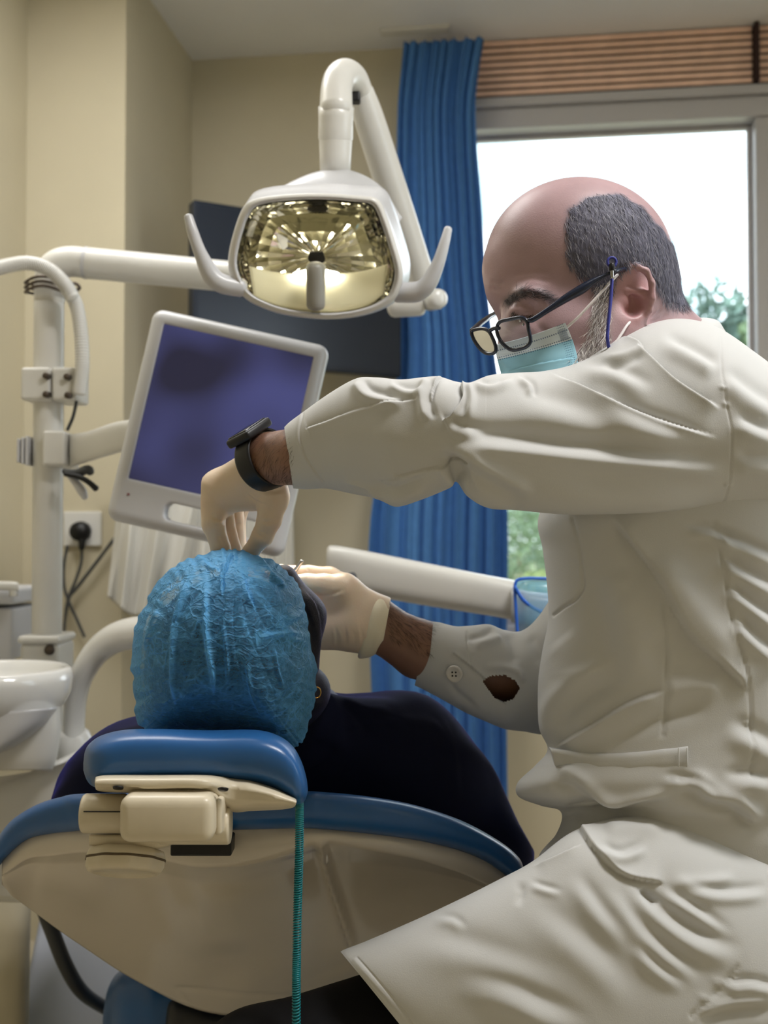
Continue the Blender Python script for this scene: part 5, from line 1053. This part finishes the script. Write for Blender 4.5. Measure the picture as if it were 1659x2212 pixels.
SL = [('f', [(1600, 1010), (1450, 995), (1250, 975), (1080, 956), (950, 950)], 26, -7, 0.25), ('f', [(946, 962), (1047, 1025), (1150, 1080)], 24, -6, 0.2), ('f', [(960, 985), (980, 1030), (1030, 1090)], 16, 4.5, 0.3), ('f', [(1120, 1030), (1280, 1056), (1440, 1056), (1560, 1040)], 36, 4, 0.4),
      ('s', [(1185, 802), (1278, 842), (1380, 886), (1451, 913), (1555, 945)], 26, 6.5, 0.2), ('f', [(1290, 870), (1400, 920), (1540, 975)], 28, 4, 0.4), ('f', [(1080, 850), (1200, 880), (1340, 930)], 34, 3.5, 0.45),
      ('s', [(1375, 742), (1405, 770), (1451, 813), (1500, 846), (1560, 882)], 22, 7, 0.15), ('s', [(1305, 752), (1345, 730), (1378, 737), (1394, 758)], 10, 4), ('f', [(1296, 784), (1350, 774), (1392, 757)], 12, -4, 0.3), ('f', [(1420, 726), (1500, 766), (1556, 800)], 20, 5, 0.3), ('f', [(1240, 796), (1320, 800), (1420, 850)], 20, 4, 0.35),
      ('s', [(955, 908), (980, 893), (998, 858), (995, 824)], 13, 8, 0.1), ('f', [(930, 818), (920, 860), (930, 910)], 12, 5, 0.2), ('s', [(990, 822), (958, 815), (938, 834), (930, 872)], 9, 5, 0.2), ('f', [(1003, 828), (1012, 860), (1002, 910)], 12, -4, 0.3), ('f', [(1016, 822), (1060, 832), (1115, 812)], 12, 4, 0.3), ('f', [(1116, 810), (1146, 830), (1152, 860)], 9, 3.5, 0.3), ('f', [(960, 910), (1000, 925), (1060, 930)], 16, 3.5, 0.4),
      ('r', [(660, 925), (700, 911), (787, 881), (908, 862)], 2.4, -1.4, 0.02), ('s', [(660, 923), (700, 909), (787, 879), (908, 860)], 14, 2.4, 0.05), ('r', [(820, 1042), (880, 1028), (940, 1012), (1010, 1003)], 2.4, -1.2, 0.02), ('s', [(1010, 1003), (930, 1014), (850, 1034)], 14, -3, 0.05),
      ('f', [(772, 816), (802, 850), (880, 866)], 14, 5, 0.25), ('f', [(838, 822), (876, 842), (925, 842)], 12, 4, 0.3), ('f', [(790, 1046), (850, 1066), (930, 1036)], 16, 5, 0.25), ('f', [(735, 1043), (790, 1058), (836, 1080)], 8, -3.5, 0.3), ('r', [(700, 940), (800, 950), (900, 950)], 40, 2.5),
      ('r', [(655, 890), (648, 940), (664, 990), (700, 1044)], 2.0, -0.8, 0.02), ('r', [(650, 890), (643, 940), (659, 990), (695, 1044)], 3.5, 0.5, 0.02), ('r', [(1556, 720), (1563, 840), (1580, 930), (1577, 1030), (1560, 1096)], 2.2, -1.0, 0.02), ('f', [(1560, 800), (1620, 850), (1700, 900)], 24, 5, 0.3), ('f', [(1580, 900), (1640, 930), (1710, 955)], 20, 4, 0.3), ('f', [(1580, 990), (1640, 1000), (1720, 1010)], 20, 3.5, 0.3), ('r', [(1548, 835), (1572, 842)], 4, 1.3, 0.4), ('r', [(1556, 870), (1578, 876)], 4, 1.3, 0.4), ('r', [(1562, 1050), (1585, 1040)], 4, 1.3, 0.4)]
obj('sleeve', cloth(sil(slv, 600, 360, 0.92, False, True), SL, 0.0016, 30, 5), mCOAT, coat)
rsl = [(930, 1343, 896, 1480, 1.335, 0.042), (950, 1346, 920, 1492, 1.335, 0.046), (985, 1354, 960, 1514, 1.337, 0.050), (1020, 1352, 1005, 1540, 1.34, 0.054), (1056, 1349, 1050, 1560, 1.345, 0.058), (1090, 1361, 1090, 1576, 1.35, 0.06), (1128, 1362, 1135, 1582, 1.355, 0.062), (1165, 1330, 1180, 1588, 1.36, 0.065), (1210, 1260, 1260, 1580, 1.365, 0.07), (1260, 1180, 1340, 1480, 1.365, 0.075)]
RL = [('r', [(1008, 1360), (1014, 1424), (1022, 1450)], 3, -1.3, 0.05), ('s', [(976, 1408), (1015, 1438), (1050, 1470), (1072, 1506), (1095, 1520)], 8, -3, 0.05), ('r', [(1000, 1382), (1045, 1370), (1070, 1354)], 8, -4), ('r', [(1020, 1395), (1060, 1385), (1085, 1375)], 9, 4), ('r', [(1040, 1446), (1080, 1440), (1120, 1452), (1130, 1480)], 8, 4), ('r', [(1100, 1362), (1110, 1400), (1112, 1440)], 12, -3.5), ('r', [(1140, 1370), (1160, 1400), (1175, 1440)], 14, -4), ('r', [(970, 1470), (990, 1500), (1040, 1530)], 8, -2.5), ('r', [(1000, 1500), (1060, 1540), (1140, 1560)], 20, 3)]
RV = cloth(sil(rsl, 260, 220, 0.95, False, True), RL, 0.0012, 36, 7)
RV = drop(RV, [(1044, 1472), (1060, 1462), (1090, 1460), (1112, 1472), (1122, 1486), (1108, 1508), (1088, 1515), (1068, 1505)])
obj('sleeve', RV, mCOAT, coat)
bt = P(982, 1455, 1.335); bnv = np.array([-0.30, -0.93, -0.18])
bn = obj('button', lathe([(0.0001, 0.0022), (0.0062, 0.0022), (0.0075, 0.0030), (0.0092, 0.0032), (0.0100, 0.0022), (0.0100, 0.0), (0.0001, 0.0)], P(982, 1455, 1.2835), bnv, 40), M('button_plastic', (216, 212, 206), 0.3, 0.5), coat)
bax = bnv/np.linalg.norm(bnv); bu = np.cross(bax, [0, 0, 1.0]); bu /= np.linalg.norm(bu); bw = np.cross(bu, bax)
obj('thread_holes', join(*[lathe([(0.0001, 0.0027), (0.0011, 0.0026), (0.0012, 0.0018)], P(982, 1455, 1.2835) + bu*a_*0.0021 + bw*b_*0.0021, bax, 8) for a_ in (-1, 1) for b_ in (-1, 1)]), mBLACK, bn)
skt = [(736, 2056, 990, 2370, 1.10, 0.070), (748, 2050, 1010, 2380, 1.10, 0.074), (800, 2030, 1070, 2420, 1.098, 0.08), (900, 1986, 1190, 2470, 1.096, 0.085), (1000, 1938, 1310, 2500, 1.096, 0.088), (1080, 1898, 1400, 2510, 1.10, 0.09), (1150, 1862, 1470, 2510, 1.105, 0.092), (1240, 1800, 1580, 2500, 1.115, 0.095), (1340, 1770, 1700, 2480, 1.13, 0.10), (1460, 1765, 1840, 2460, 1.15, 0.11), (1640, 1790, 1960, 2440, 1.19, 0.12), (1800, 1850, 2020, 2420, 1.22, 0.11)]
KL = [('s', [(1440, 1910), (1347, 1892), (1285, 1838), (1243, 1772)], 22, 7, 0.12), ('r', [(1385, 1918), (1405, 1938), (1424, 1956)], 10, -6),
      ('f', [(1345, 1900), (1423, 1972), (1500, 2024), (1612, 2070)], 26, 8, 0.3), ('f', [(1418, 1912), (1470, 1946), (1515, 1975), (1590, 2030)], 16, 5.5, 0.35), ('f', [(1470, 1914), (1562, 1930), (1670, 1922)], 16, 5, 0.3), ('r', [(1446, 1906), (1516, 1908), (1597, 1896)], 14, 4),
      ('f', [(1310, 1900), (1372, 1990), (1446, 2062), (1530, 2120)], 24, 6.5, 0.35), ('f', [(1360, 2030), (1414, 2086), (1490, 2140)], 16, 5, 0.4), ('f', [(960, 2108), (1090, 2140), (1170, 2176), (1290, 2230)], 30, 7, 0.4), ('f', [(1120, 1940), (1220, 2010), (1310, 2090), (1390, 2190)], 36, 5, 0.45), ('f', [(860, 2040), (980, 2046), (1120, 2090), (1230, 2140)], 40, 4, 0.45), ('f', [(1235, 1880), (1290, 1960), (1380, 2060)], 22, 4.5, 0.4),
      ('f', [(1140, 1905), (1175, 1918), (1220, 1930)], 10, 2.5, 0.4), ('s', [(1150, 1872), (1200, 1850), (1262, 1818)], 12, 4, 0.3), ('r', [(1122, 1900), (1126, 1928), (1116, 1962)], 10, -2.4, 0.4), ('f', [(930, 1985), (975, 1985), (1010, 2010)], 12, 2, 0.4),
      ('r', [(770, 2066), (833, 2138), (900, 2220)], 2.4, -0.9, 0.02), ('r', [(762, 2070), (825, 2142), (892, 2224)], 5, 0.7, 0.02), ('r', [(1488, 2200), (1520, 2170), (1548, 2142), (1600, 2082)], 5, -1.6, 0.05),
      ('r', [(1500, 2150), (1530, 2160), (1556, 2150)], 8, 2.0, 0.45), ('r', [(1530, 2116), (1560, 2126), (1596, 2120)], 8, 2.0, 0.45), ('f', [(1560, 2130), (1620, 2124), (1690, 2140)], 14, 5), ('f', [(1500, 2200), (1580, 2176), (1680, 2170)], 16, -5), ('f', [(1290, 1826), (1340, 1846), (1400, 1822)], 14, 5, 0.3), ('r', [(1300, 1796), (1360, 1786), (1440, 1796)], 18, 4)]
obj('coat_skirt', cloth(sil(skt, 420, 440, 0.9, False, True), [(k_[0], k_[1], k_[2], k_[3]*(0.8 if k_[0] == 'f' else 1), *k_[4:]) for k_ in KL], 0.0025, 24, 9), mCOAT, coat)
# pocket welt, bar tack, collar
def ribbon(top, bot, d, lift, n=80, m=8):
    a, b = catmull(np.array(top, float), n), catmull(np.array(bot, float), n); A = np.array([[P(*(p*(1 - t) + q*t), dd - lift*(1 - (2*t - 1)**4)) for p, q, dd in zip(a, b, np.interp(np.linspace(0, 1, n), np.linspace(0, 1, len(d)), d))] for t in np.linspace(0, 1, m)])
    B = A + np.array([0, 0.012, 0]); k = n*m; Fa = grid_faces(m, n, False); e = []
    for j in range(n - 1): e += [(j, j + k, j + 1 + k, j + 1), (k - n + j, k - n + j + 1, 2*k - n + j + 1, 2*k - n + j)]
    for i in range(m - 1): p, q = i*n, (i + 1)*n; e += [(p, q, q + k, p + k), (p + n - 1, p + n - 1 + k, q + n - 1 + k, q + n - 1)]
    return outward((np.vstack([A.reshape(-1, 3), B.reshape(-1, 3)]), np.vstack([Fa, Fa[:, ::-1] + k, np.array(e)])))
TORSO = bpy.data.objects['coat']
from mathutils.bvhtree import BVHTree
def depth_on(o, x, y, default=1.1):
    """depth at which the view ray of frame pixel (x, y) first meets mesh o"""
    me = o.data; root = ORG[o.name]
    if o.name not in depth_on.c: depth_on.c[o.name] = BVHTree.FromPolygons([Vector(v.co) + Vector(root) for v in me.vertices], [p.vertices[:] for p in me.polygons])
    p0 = Vector((0, 0, ZC)); dr = Vector(P(x, y, 1.0)) - p0; h = depth_on.c[o.name].ray_cast(p0, dr.normalized())
    return proj(np.array([h[0]]))[0, 2] if h[0] is not None else default
depth_on.c = {}
def on(o, x, y, off=0.001): return P(x, y, depth_on(o, x, y) - off)
wtop = [(1190, 1618), (1240, 1625), (1295, 1628), (1360, 1626), (1430, 1618), (1486, 1611)]; wbot = [(1200, 1655), (1240, 1662), (1295, 1666), (1360, 1666), (1430, 1662), (1486, 1660)]
ORG['coat'] = ORG[den.name]
dd = [depth_on(TORSO, (a[0] + b[0])/2, (a[1] + b[1])/2) for a, b in zip(wtop, wbot)]; dd[0] = dd[1] + 0.012
obj('pocket_welt', ribbon(wtop, wbot, [d + 0.001 for d in dd], 0.003), mCOAT, coat)
for x in (1466, 1484): obj('bar_tack', tube([on(TORSO, x, y, 0.0045) for y in (1616, 1636, 1656)], 0.0007, n=6), mCOAT, coat)
colr_ = sil([(1448, 696, 1456, 760, 1.20, 0.050), (1470, 690, 1480, 770, 1.20, 0.066), (1510, 686, 1520, 780, 1.205, 0.07), (1548, 692, 1550, 790, 1.21, 0.064), (1566, 716, 1572, 800, 1.215, 0.05)], 40, 60, 0.8)
obj('collar', cloth(colr_, [('r', [(1470, 712), (1520, 706), (1560, 722)], 5, -1.5)], 0.001, 40, 2), mCOAT, coat)
# trousers: both legs down to the shoes
TF = Field(P(480, 2212, 0.95) - np.array([0.05, 0.02, 0.75]), P(1800, 1900, 1.5) + np.array([0.05, 0.05, 0.05]), 0.006)
knee = P(560, 2330, 1.09); hip = P(1560, 2060, 1.17); TF.cone(hip, knee, 0.088, 0.064, k=0.03)
fo_ = np.array([knee[0] + 0.05, knee[1] + 0.05, 0.06]); TF.cone(knee, fo_ + np.array([0, 0, 0.06]), 0.062, 0.044, k=0.02)
kn2 = knee + np.array([0.14, 0.30, -0.14]); hp2 = hip + np.array([0.02, 0.20, 0.0]); TF.cone(hp2, kn2, 0.088, 0.064, k=0.03)
fo2 = np.array([kn2[0] + 0.06, kn2[1] + 0.03, 0.06]); TF.cone(kn2, fo2 + np.array([0, 0, 0.06]), 0.062, 0.044, k=0.02)
TF.cone(hip + np.array([0.02, 0.02, 0.02]), hp2 + np.array([0.02, 0, 0.02]), 0.10, 0.10, k=0.03)
obj('trousers', TF.mesh(2), mTROU, den)
for p in (fo_, fo2):
    s_ = Field(p - np.array([0.24, 0.08, 0.07]), p + np.array([0.1, 0.08, 0.1]), 0.005); s_.cone(p + np.array([0.02, 0, -0.015]), p + np.array([-0.16, 0, -0.025]), 0.045, 0.034, k=0.02); s_.cone(p + np.array([0, 0, 0.03]), p, 0.045, 0.045, k=0.02)
    obj('shoe', s_.mesh(1), mBLACK, den)

# ---------------------------------------------------------------- face mask
BODY = next(c for c in den.children if c.name.startswith('body')); ORG[BODY.name] = ORG[den.name]
def facemask():
    n, m = 90, 70; V = []; uv = []
    for j in range(m):
        t = j/(m - 1)
        L = np.array([1068, 745])*(1 - t) + np.array([1098, 850])*t + np.array([-3*math.sin(math.pi*t), 0]); Rr = np.array([1221, 697])*(1 - t) + np.array([1252, 815])*t + np.array([7*math.sin(math.pi*t), 0])
        row = []
        for i in range(n):
            s = i/(n - 1); p = L*(1 - s) + Rr*s + np.array([0, 8*math.sin(math.pi*s)*0.5*(1 - t)])
            dep = 1.150 - 0.082*math.sin(min(1, s*1.25)*math.pi/2)**0.8 + 0.006*s
            row.append((p[0], p[1], dep)); uv.append((s, t))
        V.append(row)
    V = np.array(V)
    # stay just in front of the face
    q = V.copy(); lim = np.array([[depth_on(BODY, x, y, 9.0) for x, y, d in r] for r in V]) - 0.0035; D = np.minimum(V[:, :, 2], lim)
    for _ in range(14):
        E_ = np.pad(D, 1, 'edge'); D = np.minimum(0.5*D + 0.125*(E_[:-2, 1:-1] + E_[2:, 1:-1] + E_[1:-1, :-2] + E_[1:-1, 2:]), lim)
    V[:, :, 2] = D
    A = np.array([[P(*p) for p in r] for r in V]); return A, n, m, np.array(uv)
A, n, m, uv = facemask(); k = n*m
ext = []
B = A + np.array([0.0, 0.0016, 0]); Fa = grid_faces(m, n, False); e = []
for j in range(n - 1): e += [(j, j + k, j + 1 + k, j + 1), (k - n + j, k - n + j + 1, 2*k - n + j + 1, 2*k - n + j)]
for i in range(m - 1): p_, q_ = i*n, (i + 1)*n; e += [(p_, q_, q_ + k, p_ + k), (p_ + n - 1, p_ + n - 1 + k, q_ + n - 1 + k, q_ + n - 1)]
MV = outward((np.vstack([A.reshape(-1, 3), B.reshape(-1, 3)]), np.vstack([Fa, Fa[:, ::-1] + k, np.array(e)])))
MV = strokes(MV, [('s', [(1075, 766), (1110, 762), (1160, 752), (1230, 735)], 8, 0.8, 0.02), ('s', [(1080, 806), (1120, 795), (1170, 784), (1238, 772)], 10, 1.8, 0.02), ('s', [(1090, 832), (1130, 822), (1180, 812), (1244, 800)], 10, 1.8, 0.02)])
def mask_mat():
    mt = bpy.data.materials.new('mask_fabric'); mt.use_nodes = True; N_ = mt.node_tree.nodes; l = mt.node_tree.links; b = N_['Principled BSDF']; b.inputs['Roughness'].default_value = 0.75; b.inputs['Specular IOR Level'].default_value = 0.2
    u = N_.new('ShaderNodeUVMap'); sx = N_.new('ShaderNodeSeparateXYZ'); l.new(u.outputs[0], sx.inputs[0])
    def mth(op, a, b_=None, c=None):
        q = N_.new('ShaderNodeMath'); q.operation = op
        for i, v in enumerate((a, b_, c)):
            if v is None: continue
            if isinstance(v, (int, float)): q.inputs[i].default_value = v
            else: l.new(v, q.inputs[i])
        return q.outputs[0]
    X, Y = sx.outputs[0], sx.outputs[1]
    band = mth('LESS_THAN', Y, 0.30)
    def rows(c, freq, w): return mth('MULTIPLY', mth('LESS_THAN', mth('ABSOLUTE', mth('SUBTRACT', Y, c)), w), mth('LESS_THAN', mth('FRACT', mth('MULTIPLY', X, freq)), 0.55))
    dash = mth('MAXIMUM', mth('MAXIMUM', rows(0.125, 34, 0.013), rows(0.265, 34, 0.011)), rows(0.31, 34, 0.011))
    side = mth('MULTIPLY', mth('GREATER_THAN', X, 0.865), mth('MULTIPLY', mth('LESS_THAN', mth('FRACT', mth('MULTIPLY', Y, 26)), 0.30), mth('LESS_THAN', mth('FRACT', mth('MULTIPLY', X, 42)), 0.6)))
    side = mth('MULTIPLY', side, mth('LESS_THAN', X, 0.975))
    patch_ = mth('MULTIPLY', mth('MULTIPLY', mth('GREATER_THAN', X, 0.86), mth('LESS_THAN', X, 0.97)), mth('MULTIPLY', mth('GREATER_THAN', Y, 0.09), mth('LESS_THAN', Y, 0.27)))
    patch_ = mth('MULTIPLY', patch_, mth('LESS_THAN', mth('FRACT', mth('MULTIPLY', mth('ADD', X, Y), 52)), 0.5))
    d = mth('MAXIMUM', mth('MAXIMUM', dash, side), patch_)
    m1 = N_.new('ShaderNodeMix'); m1.data_type = 'RGBA'; l.new(band, m1.inputs[0]); m1.inputs[6].default_value = lin((146, 194, 212)); m1.inputs[7].default_value = lin((212, 222, 228))
    m2 = N_.new('ShaderNodeMix'); m2.data_type = 'RGBA'; l.new(mth('MULTIPLY', d, 0.75), m2.inputs[0]); l.new(m1.outputs[2], m2.inputs[6]); m2.inputs[7].default_value = lin((50, 78, 120)); l.new(m2.outputs[2], b.inputs['Base Color'])
    return mt
fmask = obj('face_mask', MV, mask_mat(), den, uv=np.vstack([uv, uv]), label='pale blue pleated surgical mask')
mCORD = M('white_elastic', (226, 220, 220), 0.7)
obj('ear_loop', ptube([(1226, 706, 1.070), (1250, 684, 1.066), (1290, 641, 1.066), (1322, 606, 1.072), (1336, 592, 1.085), (1350, 585, 1.105)], 1.07, 3.0, n=10, res=30), mCORD, fmask)
obj('ear_loop', ptube([(1362, 694, 1.083), (1352, 706, 1.075), (1342, 722, 1.070), (1325, 745, 1.066), (1270, 800, 1.062), (1246, 806, 1.066)], 1.07, 3.0, n=10, res=30), mCORD, fmask)

# ---------------------------------------------------------------- spectacles and neck cord
mLENS = glass('lens_glass', (236, 242, 250), rough=0.0)
def gd(x): return np.interp(x, [1010, 1060, 1078, 1146, 1330, 1365], [1.128, 1.098, 1.089, 1.062, 1.066, 1.098])
near = [(1079, 696), (1100, 690), (1126, 686), (1138, 694), (1142, 712), (1146, 736), (1138, 748), (1122, 754), (1106, 756), (1092, 748), (1080, 734), (1073, 714)]
far_ = [(1019, 716), (1030, 711), (1044, 710), (1056, 716), (1065, 732), (1071, 750), (1069, 761), (1056, 764), (1042, 758), (1030, 744), (1022, 730)]
nr, fr_ = closed_spline(near, 70), closed_spline(far_, 70)
rim = lambda q, r: tube(np.array([P(x, y, gd(x)) for x, y in np.vstack([q, q[:2]])]), r, n=10, caps=False)
spc = obj('spectacles', join(rim(nr, 0.0019), rim(fr_, 0.0019), ptube([(1058, 714, 1.0985), (1068, 709, 1.094), (1078, 709, 1.089)], 1.09, 4.5, n=10, res=8)), mFRAME, den, label='dark blue framed spectacles')
def lens(q): c = q.mean(0); return loft(np.array([[P(*(c + (p - c)*k), gd(p[0])*k + gd(c[0])*(1 - k) - 0.0010*(1 - k)) for p in q] for k in (0.97, 0.6, 0.25)]), False, True)
obj('lens', lens(nr), mLENS, spc); obj('lens', lens(fr_), mLENS, spc)
tp = [(1142, 692, 6), (1152, 690, 7), (1180, 672, 7.5), (1220, 646, 11), (1256, 625, 13), (1282, 608, 9), (1305, 596, 5.5), (1330, 586, 6), (1352, 582, 6), (1368, 584, 5)]
obj('temple', tube([P(x, y, gd(x)) for x, y, r in tp], [r*S(1.07) for *_, r in tp], n=14, res=60, flat=0.8), mFRAME, spc)
obj('temple', ptube([(1020, 714, 1.130), (1046, 692, 1.175), (1080, 672, 1.225), (1150, 640, 1.262), (1300, 600, 1.262)], 1.2, [6, 6, 5, 6, 6], n=12, res=30), mFRAME, spc)
for (x, y) in ((1124, 693), (1130, 701)): obj('rivet', lathe([(0.0001, -0.0008), (0.0012, -0.0005), (0.0013, 0.0006)], P(x, y, gd(x) - 0.0018), (0, 1, 0), 10), mMETAL, spc)
sc2 = obj('spectacle_cord', join(ptube([(1322, 604, 1.064), (1320, 640, 1.062), (1316, 680, 1.060), (1313, 712, 1.060), (1314, 745, 1.062), (1330, 800, 1.09)], 1.06, 3.6, n=10, res=40), tube([P(1322, 566, 1.064) + np.array([0.0042*math.cos(a), 0, 0.0045*math.sin(a)]) for a in np.linspace(0, 6.283, 20)], 0.0013, n=8, caps=False)), M('blue_cord', (52, 58, 150), 0.6), den, label='blue spectacle cord hanging from the temple')
obj('cord_loop', ptube([(1322, 572, 1.062), (1322, 584, 1.061)], 1.06, [6.5, 6], n=12), mBLACK, sc2)
obj('cord_ferrule', ptube([(1322, 585, 1.0605), (1322, 600, 1.0605)], 1.06, [4.2, 4.2], n=14), mMETAL, sc2)

# dental mirror held by the right hand
dm = thing('dental_mirror', 'thin dark metal mouth mirror handle between the gloved right fingers', 'instrument', P(620, 1262, 1.31))
obj('handle', ptube([(652, 1212, 1.318), (630, 1243, 1.318), (606, 1272, 1.318)], 1.318, [4.5, 5, 4], n=14, res=12), mMETAL, dm)
obj('mirror_head', lathe([(0.0001, -0.001), (0.0095, -0.001), (0.0105, 0.0), (0.0095, 0.001), (0.0001, 0.001)], P(598, 1281, 1.318), (0.3, 0.5, 0.8), 24), mMETAL, dm)
